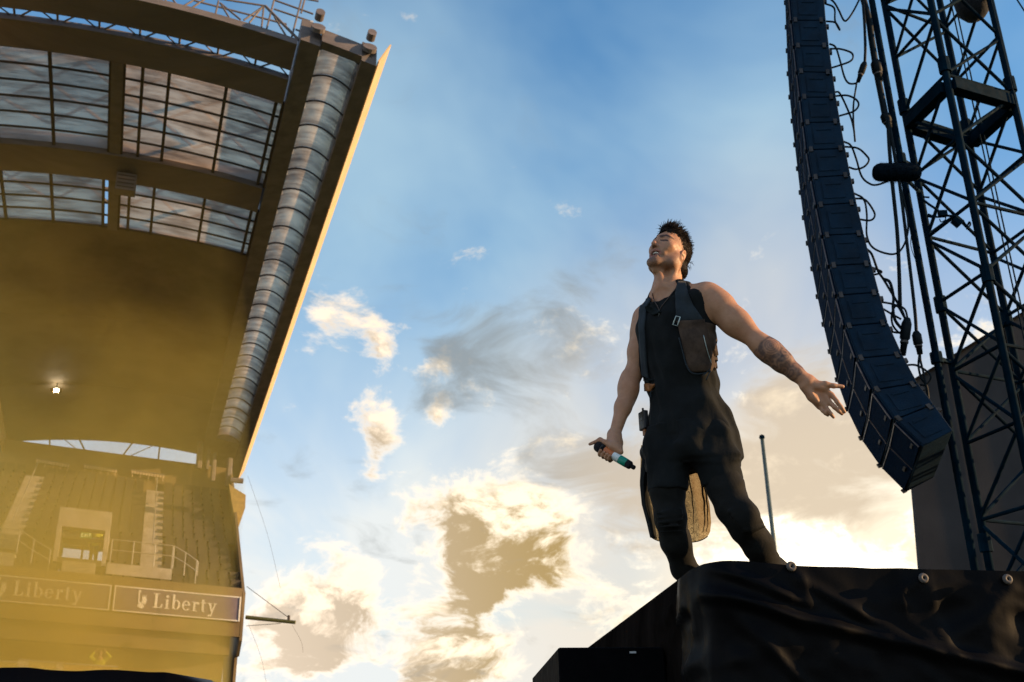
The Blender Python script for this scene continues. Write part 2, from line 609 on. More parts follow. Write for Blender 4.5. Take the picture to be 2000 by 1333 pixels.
# speaker box hung under the roof, lamp under the soffit
b0 = RP(-6.95, 25.2, -.5)
bx = root('hanging_speaker_box', b0 - ZZ * .4, 'brown box hung below the roof beam in front of the glass', 'speaker')
MB().box(b0 - ZZ * .08, RU * .34, VH * .25, ZZ * .34).build('box_body', M_steel, bx, bevel=.02)
MB().box(b0 + ZZ * .36, RU * .05, VH * .05, ZZ * .10).build('bracket', M_bar, bx)
for j in range(4):
    MB().box(b0 - ZZ * (.3 - j * .15) + VH * .255, RU * .28, VH * .006, ZZ * .02).build('louvre', M_bar, bx)
lp = at_plane(110, 763, SP(-9, 7.2, 0), VH)
lm = root('floodlight', lp, 'small lit lamp glowing on the dark underside of the stadium roof', 'lamp')
M_glow = pmat('lit_lamp_glass', (1, .95, .85), .3, emit=(1, .86, .6), es=70)
MB().box(lp, RU * .10, VH * .04, ZZ * .08).build('lamp_glass', M_glow, lm)
for sx in (-1, 1):
    MB().box(lp + RU * .19 * sx, RU * .075, VH * .05, ZZ * .09).build('lamp_housing', pmat('bronze_lamp_housing', (.35, .22, .14), .4, .3), lm)
MB().tube([lp + ZZ * .08, lp + ZZ * .6], .03, 6).build('lamp_stem', M_bar, lm)

# ------------------------------------------------------------------ grandstand
SLOPE = -.072


def sz(u):                                          # the whole bowl sags towards its end
    return SLOPE * (u + 5.2)


M_conc = pmat('weathered_concrete', (.10, .085, .065), .85, var=.25, scale=1.1, bump=.3, bscale=14, wear=(.07, .06, .045))
M_conl = pmat('pale_stair_concrete', (.42, .38, .33), .85, var=.2, scale=1.5, bump=.3, bscale=14)
M_seat = pmat('dark_plastic_seat', (.065, .05, .037), .7, var=.25, scale=.9)
M_rail = pmat('galvanised_rail', (.50, .47, .42), .45, .4, var=.15)
M_wall = pmat('stand_wall_ochre', (.22, .16, .08), .8, var=.25, scale=.5, bump=.2)
stand = root('grandstand', SP(-6, 9, 0), 'raked grandstand block filled with yellow smoke below the barrel roof', 'grandstand')
N_ROW, W_TOP, W_LOW, Z_LOW = 15, 1.2, 12.6, 7.05
dw = (W_LOW - W_TOP) / N_ROW
dzr = (13.85 - Z_LOW) / N_ROW
dze = (15.15 - Z_LOW) / N_ROW
VOM = (-8.35, -6.55)


def slab(mb, u0, u1, w0, w1, z0, z1, n=1):          # box in stand coordinates that follows the sag
    us = np.linspace(u0, u1, n + 1)
    for a, b in zip(us[:-1], us[1:]):
        mb.hexa([SP(a, w0, z0 + sz(a)), SP(b, w0, z0 + sz(b)), SP(b, w1, z0 + sz(b)), SP(a, w1, z0 + sz(a)),
                 SP(a, w0, z1 + sz(a)), SP(b, w0, z1 + sz(b)), SP(b, w1, z1 + sz(b)), SP(a, w1, z1 + sz(a))])
    return mb


AISLES = [(-11.05, -10.05), (-4.95, -4.0)]
for i in range(N_ROW):
    w1 = W_LOW - i * dw
    z = Z_LOW + i * dzr
    spans = [(-13.2, -.62)]
    if 2 <= i <= 5:
        spans = [(-13.2, VOM[0]), (VOM[1], -.62)]
    mb = MB()
    for a, b in spans:
        slab(mb, a, b, w1 - dw - .15, w1, z - .55, z)
    mb.build('terrace_step', M_conc, stand)
    mb = MB()
    for a, b in spans:
        u = a + .15
        while u < b - .4:
            if not any(p - .42 < u < q - .05 for p, q in AISLES) and not (i < 6 and VOM[0] - .5 < u < VOM[1] + .1):
                s = MB()
                slab(s, u, u + .42, w1 - .62, w1 - .22, z + .38, z + .44)
                slab(s, u, u + .42, w1 - .68, w1 - .62, z + .38, z + .82)
                mb.add(s.V, s.F)
            u += .5
    if mb.V:
        tag(mb.build('seat_row', M_seat, stand), kind='stuff')
for a, b in AISLES:                                 # pale stepped gangways
    i0 = 4 if a < -8 else 3
    for i in range(i0, N_ROW):
        w1 = W_LOW - i * dw
        z = Z_LOW + i * dzr
        mb = MB()
        slab(mb, a, b, w1 - dw + .004, w1 + .004, z + .004, z + .02)
        slab(mb, a, b, w1 - dw / 2, w1 - dw + .01, z + .021, z + dzr * .5)
        slab(mb, a, b, w1 + .005, w1 + .02, z - .3, z + .02)
        mb.build('stair_tread', M_conl, stand)
    um = (a + b) / 2
    MB().tube([SP(um, W_LOW - i * dw - .4, Z_LOW + i * dzr + .95 + sz(um)) for i in range(i0, N_ROW)], .03, 6).build('stair_rail', M_rail, stand)
# vomitory: cheeks, lintel, ceiling, open to the sky behind
zf = Z_LOW + 1.18
for a, b in ((VOM[0] - .18, VOM[0]), (VOM[1], VOM[1] + .18)):
    slab(MB(), a, b, 8.4, 11.2, zf - .2, zf + 1.35).build('entrance_cheek', M_conl, stand)
mb = slab(MB(), VOM[0] - .18, VOM[1] + .18, 10.0, 11.0, zf + 1.36, zf + 2.2)
mb.build('entrance_lintel', M_conl, stand)
slab(MB(), VOM[0], VOM[1], 8.4, 9.99, zf + 1.0, zf + 1.1).build('entrance_ceiling', M_wall, stand)
slab(MB(), VOM[0], VOM[1], 8.4, 11.2, zf - .25, zf).build('entrance_floor', M_conc, stand)
MB().beam(SP(-7.50, 8.5, zf + sz(-7.5)), SP(-7.50, 8.5, zf + .95 + sz(-7.5)), .07, .07, (1, 0, 0)).build('entrance_post', M_bar, stand)
# landings, steps and balustrades either side of the entrance
def rail_run(pts, hgt=1.0, posts=True):
    mb = MB()
    for hh in (hgt, hgt * .55):
        mb.tube([p + ZZ * hh for p in pts], .022, 5)
    for p in pts:
        mb.tube([p, p + ZZ * hgt], .026, 5)
    return mb.build('balustrade', M_rail, stand)


slab(MB(), -6.30, -3.6, 11.0, 12.0, Z_LOW + .55, Z_LOW + 1.02).build('landing', M_conl, stand)
slab(MB(), -8.05, -6.75, 11.25, 12.3, Z_LOW - .02, zf - .28).build('entrance_steps', M_conl, stand)
LZ = Z_LOW + 1.03
rail_run([SP(u, 12.0, LZ + sz(u)) for u in (-6.2, -5.3, -4.4, -3.65)])
rail_run([SP(-3.6, 12.0, LZ + sz(-3.6)), SP(-3.1, 12.05, LZ - .25 + sz(-3.1)), SP(-2.6, 12.1, LZ - .55 + sz(-2.6)), SP(-2.5, 11.4, LZ - .5 + sz(-2.5))])
rail_run([SP(u, 12.0, z + sz(u)) for u, z in ((-11.7, LZ - .4), (-11.2, LZ - .2), (-10.9, LZ), (-9.9, LZ), (-9.3, LZ - .35), (-8.6, LZ - .7))])
slab(MB(), -11.05, -9.95, 11.2, 12.0, Z_LOW + .4, Z_LOW + 1.02).build('landing', M_conl, stand)
# front parapet, soffit and lower wall
slab(MB(), -13.2, -.62, 12.62, 13.0, 5.35, 7.4, 4).build('parapet', M_wall, stand)
slab(MB(), -13.2, -.95, 11.4, 12.61, 4.6, 5.9, 4).build('parapet_soffit', M_wall, stand)
slab(MB(), -13.2, -1.05, 8.9, 11.38, 0, 4.9, 4).build('lower_wall', M_wall, stand)
# end wall that follows the rake
prof = [(W_TOP - 1.0, 14.9), (W_TOP, 15.4)] + [(W_LOW - i * dw, Z_LOW + i * dze + .35) for i in range(N_ROW - 1, -1, -1)] + [(13.0, 7.2), (13.0, 5.2), (12.3, 4.6), (11.6, 4.6), (11.3, 0), (9.0, 0)]
MB().prism([SP(-.60, a, z + sz(-.6)) for a, z in prof], RU * .12).build('end_wall', M_wall, stand)
slab(MB(), -12.9, -.62, .2, 1.15, 13.2, 15.5, 4).build('rear_rim', M_wall, stand)
# struts that carry the roof off the rim
for a, b in (((100, 888), (95, 852)), ((182, 900), (147, 853)), ((222, 905), (262, 868)), ((308, 912), (311, 880)),
             ((190, 898), (105, 852)), ((208, 902), (305, 876))):
    pa, pb = at_plane(*a, SP(-6, .7, 0), VH), at_plane(*b, SP(-6, .2, 0), VH)
    MB().tube([pa - ZZ * .3, pb + ZZ * .25], .045 if abs(a[0] - b[0]) < 60 else .025, 6).build('roof_strut', M_bar, stand)
# odds and ends on the free end
pe = [at_plane(x, y, SP(-.5, 6.0, 0), VH) for x, y in ((447, 945), (460, 955), (480, 967), (479, 992), (466, 1030), (461, 1031))]
MB().prism(pe, VH * -.5).build('end_screen', pmat('ochre_end_screen', (.42, .30, .10), .6), stand)
a, b = at_plane(450, 938, SP(-.5, 5.5, 0), VH), at_plane(475, 940, SP(-.5, 5.5, 0), VH)
MB().tube([a, b], .14, 10).build('drain_pipe', M_steel, stand)
for x0, x1, y0, y1 in ((386, 398, 862, 915), (405, 412, 880, 917), (414, 424, 885, 940), (443, 455, 895, 950)):
    a, b = at_plane((x0 + x1) / 2, y0, SP(-.5, 1.8, 0), VH), at_plane((x0 + x1) / 2 - 4, y1, SP(-.5, 1.8, 0), VH)
    MB().tube([a, b], (x1 - x0) / 2 * .029, 6).build('roof_strut', M_steel, stand)

# heater/lamp bars under the rim
M_heat = pmat('pale_louvre_unit', (.62, .50, .36), .5, var=.2, scale=3)
for idx, (xa, ya, xb, yb, lab) in enumerate(((70, 900, 136, 911, 'pale louvred lamp bar under the stand rim, nearest the left roof edge'),
                                             (163, 911, 229, 921, 'pale louvred lamp bar under the stand rim, middle one of three'),
                                             (256, 922, 322, 932, 'pale louvred lamp bar under the stand rim, above the right hand stairs'))):
    pa, pb = at_plane(xa, ya, SP(-6, 1.35, 0), VH), at_plane(xb, yb, SP(-6, 1.35, 0), VH)
    r_ = root('lamp_bar', (pa + pb) / 2, lab, 'lamp bar', 'lamp bars along the rim of the stand')
    MB().beam(pa + ZZ * .10, pb + ZZ * .10, .2, .06).build('housing', M_steel, r_)
    for j in range(12):
        c = pa + (pb - pa) * (j + .5) / 12
        MB().box(c, RU * .055, VH * .08, ZZ * .085).build('louvre', M_heat, r_)
    for j in (0.05, .28, .52, .74, .95):
        c = pa + (pb - pa) * j
        MB().tube([c - ZZ * .09, c - ZZ * .26], .022, 5).build('bracket', M_heat, r_)

# ------------------------------------------------------------------ advertising boards
M_board = pmat('mauve_grey_board', (.19, .15, .19), .5, var=.08)
M_white = pmat('white_lettering', (.82, .80, .76), .5, var=.04)


def ring(cx, cy, rx, ry, tx, ty, a0, a1, n=18):      # arc band whose stroke is tx wide at the sides, ty at top and bottom
    o, i = [], []
    for k_ in range(n + 1):
        g = math.radians(a0 + (a1 - a0) * k_ / n)
        o.append((cx + rx * math.cos(g), cy + ry * math.sin(g)))
        i.append((cx + (rx - tx) * math.cos(g), cy + (ry - ty) * math.sin(g)))
    return [[o[k_], o[k_ + 1], i[k_ + 1], i[k_]] for k_ in range(n)]


def rect(x0, y0, x1, y1):
    return [(x0, y0), (x1, y0), (x1, y1), (x0, y1)]


# serif letters on an em of cap height 1, as lists of convex pieces
GLYPH = {
    'L': (.72, [[rect(.14, 0, .32, 1)], [rect(.02, .95, .46, 1)], [rect(.02, 0, .66, .06)], [[(.46, .06), (.66, .06), (.70, .30), (.64, .30)]]]),
    'i': (.40, [[rect(.12, 0, .28, .64)], [rect(.02, 0, .38, .05)], [rect(.03, .60, .20, .64)], [ring(.2, .84, .10, .10, .10, .10, 0, 360)][0]]),
    'b': (.68, [[rect(.10, .02, .26, 1.02)], [rect(.01, .97, .18, 1.02)], ring(.36, .33, .29, .34, .16, .06, -150, 150)]),
    'e': (.60, [ring(.30, .33, .29, .34, .15, .06, 10, 325), [rect(.14, .34, .56, .40)]]),
    'r': (.52, [[rect(.12, 0, .28, .64)], [rect(.02, 0, .42, .05)], [rect(.02, .60, .18, .65)], ring(.40, .45, .16, .21, .08, .10, 40, 165), ring(.46, .54, .07, .08, .07, .08, 0, 360)]),
    't': (.46, [[rect(.13, .08, .29, .84)], [rect(.02, .60, .42, .65)], ring(.29, .14, .16, .15, .13, .07, 180, 310)]),
    'y': (.64, [[[(.06, .65), (.24, .65), (.40, .02), (.28, .02)]], [[(.50, .65), (.58, .65), (.32, -.28), (.20, -.28)]], [rect(.0, .61, .30, .66)], [rect(.42, .61, .66, .66)], ring(.16, -.22, .09, .08, .09, .08, 0, 360)]),
}


def board(uL, uR, uText, label, emblem=True):
    r_ = root('advertising_board', SP((uL + uR) / 2, 13.02, 5.6), label, 'advertising board', 'advertising boards along the stand front')
    zb, zt = 5.98, 7.02
    slab(MB(), uL, uR, 13.03, 13.09, zb, zt, 3).build('board_face', M_board, r_)
    for z0, z1 in ((zb, zb + .05), (zt - .05, zt)):
        slab(MB(), uL, uR, 13.092, 13.11, z0, z1, 3).build('border', M_white, r_)
    for u0, u1 in ((uL, uL + .06), (uR - .06, uR)):
        slab(MB(), u0, u1, 13.111, 13.125, zb, zt).build('border', M_white, r_)
    S = .60
    x = uText
    PT = lambda px_, py_: (x + px_ * S, zb + .27 + py_ * S)
    dep = 0
    for ch in 'Liberty':
        adv, pieces = GLYPH[ch]
        mb = MB()
        for grp in pieces:
            dep += 1
            for poly in grp:
                q = [SP(PT(a_, b_)[0], 13.094 + (dep % 5) * .002, PT(a_, b_)[1] + sz(PT(a_, b_)[0])) for a_, b_ in poly]
                mb.prism(q, VH * .012)
        mb.build('letter', M_white, r_)
        x += adv * S + .06 * S
    if emblem:                                       # raised arm with a torch and a crowned head
        x = uText - .62
        sh = [[(.02, .0), (.34, -.16), (.52, .02), (.30, .34), (.14, .30)], [(.06, .25), (.16, .28), (.15, 1.0), (.06, .95)], [(.0, .92), (.22, .96), (.18, 1.1), (.08, 1.14)],
              [(.30, .30), (.56, .12), (.66, .48), (.52, .70), (.32, .66)]]
        sh += [[(.30 + .08 * j, .66), (.36 + .08 * j, .66), (.31 + .10 * j, .86)] for j in range(4)]
        mb = MB()
        for j, poly in enumerate(sh):
            mb.prism([SP(PT(a_ * 1.0, b_)[0], 13.094 + (j % 4) * .002, PT(a_, b_)[1] + sz(PT(a_, b_)[0])) for a_, b_ in poly], VH * .012)
        mb.build('emblem', M_white, r_)
    return r_


board(-5.86, -.66, -4.30, 'mauve advertising board reading Liberty at the free end of the stand')
board(-11.4, -5.98, -9.72, 'mauve advertising board reading Liberty below the lit entrance')

# exit sign over the vomitory
ce = at_plane(168, 1046, SP(-7.5, 11.03, 0), VH)
ex = root('exit_sign', ce, 'small green exit sign above the stand entrance', 'exit sign')
MB().box(ce, RU * .24, VH * .02, ZZ * .13).build('sign_face', pmat('green_sign', (.10, .22, .03), .5), ex)
M_lit = pmat('pale_sign_letters', (.8, .85, .5), .5, emit=(.75, .85, .35), es=.35)
EX = {'E': [rect(0, 0, .2, 1), rect(.2, 0, .7, .18), rect(.2, .42, .6, .58), rect(.2, .82, .7, 1)],
      'X': [[(0, 0), (.2, 0), (.8, 1), (.6, 1)], [(.6, 0), (.8, 0), (.2, 1), (0, 1)]], 'I': [rect(.1, 0, .3, 1)], 'T': [rect(.25, 0, .45, .82), rect(0, .82, .7, 1)]}
x = -.20
for ch in 'EXIT':
    mb = MB()
    for j, poly in enumerate(EX[ch]):
        mb.prism([ce + RU * (x + a_ * .13) + ZZ * (b_ * .15 - .075) + VH * (.022 + j * .0015) for a_, b_ in poly], VH * .004)
    mb.build('letter', M_lit, ex)
    x += .075 if ch == 'I' else .115

# mast arm off the end of the stand with its stays
ma = root('mast_arm', at_y(482, 1207, 43), 'thin horizontal mast arm with stay cable at the end of the stand', 'mast')
pa, pb = at_y(480, 1206, 43.2), at_y(577, 1216, 43.2)
MB().tube([pa, pb], [.085, .075], 8).build('arm', pmat('olive_mast_paint', (.16, .15, .05), .5), ma)
pt = at_y(564, 1207, 43.2)
MB().tube([pt - ZZ * .1, pt + ZZ * .1], .06, 8).build('clevis', M_bar, ma)
MB().tube([at_y(482, 1146, 43.2), pt], .014, 5).build('stay_cable', M_bar, ma)
MB().tube([at_y(481, 1223, 43.2), at_y(548, 1218, 43.2)], .012, 5).build('stay_cable', M_bar, ma)
for (x0, y0, x1, y1), lab in (((485, 1218, 522, 1345), 'thin slack wire below the mast arm beside the stand wall'), ((571, 1222, 592, 1275), 'thin wire hanging from the tip of the mast arm'),
                              ((484, 930, 548, 1150), 'very fine wire running down the sky beside the stand end')):
    a, b = at_y(x0, y0, 43.4), at_y(x1, y1, 43.4)
    tag(MB().tube(spline([a, (a + b) / 2 + RU * .15 - ZZ * .1, b], 6), .0055, 5).build('wire', M_bar), lab, 'wire')

# pale boards at the pitch edge, just above the black cover
for j, (x0, x1, y0, y1, c, lab) in enumerate(((-20, 33, 1292, 1330, (.55, .48, .22), 'yellowish pitch side board at the far left above the black cover'),
                                              (35, 58, 1290, 1330, (.62, .58, .52), 'narrow white pitch side board between two yellowish boards'),
                                              (60, 108, 1293, 1332, (.58, .50, .24), 'yellowish pitch side board right of the narrow white one'),
                                              (110, 124, 1296, 1334, (.60, .56, .50), 'narrowest white pitch side board next to the orange one'),
                                              (126, 230, 1298, 1336, (.50, .36, .16), 'long orange pitch side board below the steward'))):
    P0 = SP(-6, 18.5, 0)
    q = [at_plane(x0, y1, P0, VH), at_plane(x1, y1 + (x1 - x0) * .06, P0, VH), at_plane(x1, y0 + (x1 - x0) * .06, P0, VH), at_plane(x0, y0, P0, VH)]
    q[0][2] = q[1][2] = .02
    r_ = root('pitch_side_board', (q[0] + q[1]) / 2, lab, 'advertising board', 'boards along the pitch')
    MB().prism(q, VH * -.06).build('board_face', pmat('pitch_board_%d' % j, c, .5, var=.25, scale=4), r_)
    m_ = (q[3] + q[2]) / 2
    MB().beam(q[3] + ZZ * .03, q[2] + ZZ * .03, .08, .05).build('cap_rail', M_rail, r_)
# ------------------------------------------------------------------ stage
M_plas = pmat('black_plastic_sheet', (.0012, .0011, .0016), .50, var=.3, scale=3, bump=.08, bscale=9, spec=.08)
M_deck = pmat('black_stage_deck', (.0022, .0022, .003), .8, var=.3, scale=4, bump=.1, spec=.05)
M_wash = pmat('pale_plastic_washer', (.10, .09, .085), .6, var=.1, spec=.2)
ZT = 2.05
XS = .64
stage = root('stage', (3.0, 6.0, 0), 'black stage platform wrapped in creased black plastic sheet under the performer', 'stage')
MB().box((4.65, 8.32, ZT - .15), (3.87, 0, 0), (0, 4.12, 0), (0, 0, .14)).build('deck', M_deck, stage)
for x in (.95, 3.2, 5.6, 8.2):
    for y in (4.2, 7.5, 11.8):
        MB().box((x, y, .875), (.05, 0, 0), (0, .05, 0), (0, 0, .87)).build('leg', M_deck, stage)

# top edge of the sheet: side edge coming forward, round the corner, then along the front
EDGE = [at_z(1146, 1269, ZT + .01), at_z(1230, 1207, ZT + .01), at_z(1318, 1142, ZT + .015)]
EDGE += [at_y(1335, 1129, 4.10), at_y(1352, 1115, 4.02), at_y(1378, 1103, 3.95), at_y(1396, 1099, 3.91), at_y(1416, 1096, 3.90), at_y(1450, 1097, 3.90), at_y(1495, 1101, 3.89),
         at_y(1545, 1106, 3.89), at_y(1600, 1108, 3.89), at_y(1660, 1109, 3.90), at_y(1700, 1111.5, 3.90), at_y(1760, 1111, 3.90), at_y(1803, 1113, 3.89), at_y(1880, 1114.5, 3.90),
         at_y(1967, 1116.5, 3.89), at_y(2100, 1119, 3.90), at_y(2500, 1128, 3.9), at_y(3400, 1148, 3.9)]
EDGE = np.array(EDGE)
seg = np.r_[0, np.cumsum(np.linalg.norm(np.diff(EDGE, axis=0), axis=1))]
SC = seg[6]                                        # arc length at the corner
ss = np.r_[np.linspace(0, seg[2], 22), np.arange(seg[2] + .02, seg[18], .022), np.linspace(seg[18] + .1, seg[-1], 14)]
tt = np.r_[np.arange(0, .56, .014), np.linspace(.58, 2.03, 14)]


def crease(s, t, a, b, wd, amp):                   # soft ridge along the line a-b in (length, drop)
    a, b, p = np.array(a), np.array(b), np.array([s, t])
    d = b - a
    q = np.clip(((p - a) @ d) / (d @ d), 0, 1)
    e = np.linalg.norm(p - a - d * q)
    return amp * math.exp(-(e / wd) ** 2) * min(1, 3 * min(q + .1, 1.15 - q))


s1545, s1803, s1967 = seg[10], seg[15], seg[17]
CREASES = [((SC - .02, .02), (SC + .34, .15), .020, .022), ((SC + .34, .15), (s1545 + .01, .02), .020, .018),
           ((SC - .05, .10), (SC + .30, .22), .016, .016), ((SC - .06, .12), (SC + 1.5, .46), .022, .028),
           ((SC - .04, .02), (SC - .01, .75), .030, .016), ((SC + .03, .06), (SC - .05, .60), .016, .010), ((SC - .10, .10), (SC - .20, .50), .020, .012),
           ((SC - .12, .03), (SC - .10, .30), .018, .008), ((SC - .16, .04), (SC - .13, .24), .014, .006),
           ((SC + .05, .20), (SC + .40, .55), .018, .014), ((s1545 + .03, .05), (s1545 + .26, .20), .016, .014),
           ((s1545 + .42, .02), (s1545 + .39, .18), .012, .016), ((s1545 + .16, .12), (s1545 + .5, .33), .02, .012),
           ((s1803 - .12, .10), (s1803, .03), .015, .012), ((s1803, .05), (s1803 + .05, .35), .015, .010), ((s1803 + .1, .25), (s1967, .06), .02, .010),
           ((SC - .7, .25), (SC - .3, .08), .02, .02), ((SC - .45, .30), (SC - .2, .12), .015, .018)]
grid = []
for t in tt:
    row = []
    for s in ss:
        p = np.array([np.interp(s, seg, EDGE[:, i]) for i in range(3)])
        g = np.clip((s - (SC - .18)) / .36, 0, 1)
        g = g * g * (3 - 2 * g)
        nrm = unit(np.array([-1, -.02, 0]) * (1 - g) + np.array([0, -1, 0]) * g)
        d = 0.012 + .004 * math.sin(s * 9 + t * 5) * min(1, t * 6) + .006 * math.sin(s * 23 + 3 * math.sin(t * 4)) * min(1, t * 3)
        for c in CREASES:
            d += crease(s, t, *c)
        q_ = mnoise.noise(Vector((s * 3.1 + t * 1.7, t * 4.3 - s, 2.0)))
        q2 = mnoise.noise(Vector((s * 9.0 - t * 5, t * 8.0 + s * 2, 7.0)))
        d += (.016 * (1 - abs(q_) * 2.2) + .006 * (1 - abs(q2) * 2.4)) * min(1, t * 7 + .08)
        if s > SC:                                 # swag between the fasteners
            d += .02 * math.exp(-((t - .12) / .07) ** 2) * math.sin(min(1, (s - SC) / (s1545 - SC)) * math.pi) if s < s1545 else 0
        row.append(p + nrm * (d + .05 * t * min(1, t)) - ZZ * t)
    grid.append(row)
M_skirt = pmat('matte_black_skirt_cloth', (.010, .008, .007), 1.0, var=.5, scale=2.5, bump=.3, bscale=6, spec=0.0, stretch=(1, 1, .35))
cut_ = int(np.searchsorted(ss, SC - .30))
MB().sheet([r_[:cut_ + 1] for r_ in grid]).build('side_skirt', M_skirt, stage, smooth=True)
MB().sheet([r_[cut_:] for r_ in grid]).build('plastic_sheet', M_plas, stage, smooth=True)
# turned-in hem on top of the deck, and the wrinkled knot on the corner
hem = [[np.array([np.interp(s, seg, EDGE[:, i]) for i in range(3)]) + unit(np.array([1, .35, 0]) if s < SC else np.array([0, 1, 0])) * q + ZZ * (-.01 - .05 * (q > .05) + .004 * math.sin(31 * s)) for s in ss] for q in (-.012, .03, .12)]
MB().sheet(hem).build('sheet_hem', M_plas, stage, smooth=True)
for px_, py_ in ((1545, 1107), (1803, 1130), (1967, 1132)):
    c = at_y(px_, py_, 3.865)
    mb = MB()
    nrm = np.array([.18, -1, .12])
    nrm = unit(nrm)
    a_ = unit(np.cross(nrm, ZZ))
    b_ = np.cross(a_, nrm)
    prof_ = [(.0045, .004), (.0075, .010), (.0165, .010), (.0195, .004), (.0195, 0)]
    n = 18
    vs = [c + nrm * h_ + (a_ * math.cos(2 * math.pi * k_ / n) + b_ * math.sin(2 * math.pi * k_ / n)) * r_ for r_, h_ in prof_ for k_ in range(n)]
    fs = [(i * n + k_, i * n + (k_ + 1) % n, (i + 1) * n + (k_ + 1) % n, (i + 1) * n + k_) for i in range(len(prof_) - 1) for k_ in range(n)]
    mb.add(vs, fs)
    mb.build('washer', M_wash, stage, smooth=True)
    MB().tube([c - nrm * .004, c + nrm * .004], .0046, 8).build('screw', M_deck, stage)

# lower black platform against the side of the stage
a, b = at_y(1090, 1265, 4.5), at_y(1330, 1277, 4.5)
lowp = root('side_platform', (a[0] + .3, 5.5, 0), 'lower plain black platform against the left side of the stage', 'platform')
zl = a[2]
MB().hexa([(a[0], 4.5, 0), (.63, 4.5, 0), (.60, 8.0, 0), (a[0] - .07, 8.0, 0), (a[0], 4.5, zl), (.63, 4.5, zl - .008), (.60, 8.0, zl - .008), (a[0] - .07, 8.0, zl)]).build('platform_box', M_deck, lowp, bevel=.008)
MB().box(at_y(1236, 1274.5, 4.485), (.014, 0, 0), (0, .003, 0), (0, 0, .004)).build('tape_mark', pmat('pale_tape', (.5, .52, .55), .5), lowp)
0 and MB().box((.33, 4.492, zl - .25), (.006, 0, 0), (0, .004, 0), (0, 0, .24)).build('panel_joint', M_plas, lowp)

# black cover in the near left corner
prof_ = [(-60, 1306), (0, 1304.5), (30, 1304), (60, 1304.5), (100, 1309), (150, 1311), (200, 1308.5), (240, 1309.5), (290, 1313), (325, 1313.5), (345, 1320), (372, 1331), (400, 1345)]
top = [at_y(x_, y_, 3.4) for x_, y_ in prof_]
cov = []
for t in np.linspace(0, 1, 14):
    row = []
    for i, p in enumerate(spline(top, 5)):
        off = .018 * math.sin(i * .9) * t + .012 * math.sin(i * 2.3 + 1)
        row.append(np.array([p[0], p[1] - .10 * t * t + off * t - .03 * math.sin(t * 3.1), p[2] * (1 - t) + .02 * t + .0 * i]))
    cov.append(row)
back = [[np.array([p[0], p[1] + q, p[2] - .02 * q + .006 * math.sin(i * 1.3) * q]) for i, p in enumerate(spline(top, 5))] for q in (.5, .25, 0)]
tag(MB().sheet(back + cov[1:]).build('cover_sheet', M_plas, smooth=True), 'black sheet draped over a low barrier in the near left corner', 'cover')

# dark screen at the side of the stage
M_scr = pmat('charcoal_scrim', (.040, .036, .036), .9, var=.25, scale=.35, bump=.15, bscale=40)
Q = [at_y(x_, y_, 18) for x_, y_ in ((1798, 1118), (1785, 965), (1779, 900), (1775, 752), (2000, 613), (2300, 430))]
base_ = [np.array([Q[-1][0], 18, 0]), np.array([Q[0][0] - .25, 18, 0])]
scr = root('stage_side_screen', (9, 18, 0), 'dark charcoal screen wall with a sloping top behind the truss tower', 'screen')
MB().prism([Q[0] * [1, 1, 0] + [0, 0, 0]] + Q + [base_[0]], (0, .12, 0)).build('screen_cloth', M_scr, scr)
MB().tube([Q[3] + np.array([-.0, -.03, .02]), Q[4] + np.array([0, -.03, .02]), Q[5] + np.array([0, -.03, .02])], .03, 6).build('top_rail', M_deck, scr)
for k_ in range(5):
    x_ = Q[3][0] + .9 + k_ * 1.1
    z_ = np.interp(x_, [Q[3][0], Q[4][0], Q[5][0]], [Q[3][2], Q[4][2], Q[5][2]])
    MB().box((x_, 17.985, z_ / 2), (.012, 0, 0), (0, .010, 0), (0, 0, z_ / 2 - .05)).build('seam', M_deck, scr)

# ------------------------------------------------------------------ line array
M_spk = pmat('speaker_dark_paint', (.0012, .017, .040), .6, spec=.15, var=.25, scale=5, bump=.25, bscale=80)
M_gri = pmat('speaker_grille', (.001, .013, .036), .9, spec=.05, var=.3, scale=40, bump=.5, bscale=220)
M_rig = pmat('rigging_steel', (.05, .045, .045), .4, .6, var=.3, scale=10)
M_edge = pmat('pale_speaker_edge', (.07, .055, .06), .4, .3, var=.4, scale=8)
az, tilt, WID = math.radians(13), math.radians(-6.5), 1.33
WV = np.array([math.sin(az) * math.cos(tilt), math.cos(az) * math.cos(tilt), math.sin(tilt)])
NV = np.array([math.sin(az), math.cos(az), 0])
AP0 = at_y(1700, 700, 9.0)
AT = lambda x_, y_: at_plane(x_, y_, AP0, NV)
cor = [(1530, -330), (1533, -270), (1536, -212), (1538, -157), (1540, -106), (1542, -57), (1544, -9), (1548, 40), (1553, 90), (1559, 140), (1565, 190), (1571, 240), (1578, 293), (1587, 347), (1597, 401), (1609, 460),
       (1622, 519), (1636, 577), (1652, 637), (1675, 700), (1706, 762), (1748, 820), (1803, 873)]
rea = [(1608, -330), (1606, -270), (1605, -212), (1605, -157), (1606, -106), (1607, -57), (1609, -9), (1613, 40), (1619, 90), (1626, 142), (1633, 190), (1641, 238), (1651, 290), (1661, 342), (1673, 396), (1687, 456),
       (1702, 515), (1717, 571), (1734, 630), (1762, 692), (1792, 748), (1824, 790), (1862, 842)]
arr = root('line_array_speaker', (3.2, 9.5, 4.2), 'tall curved dark blue line array of stacked speaker cabinets hanging beside the truss tower', 'line array speaker')
FJ = [AT(*p) for p in cor]
RJ = [AT(*p) for p in rea]
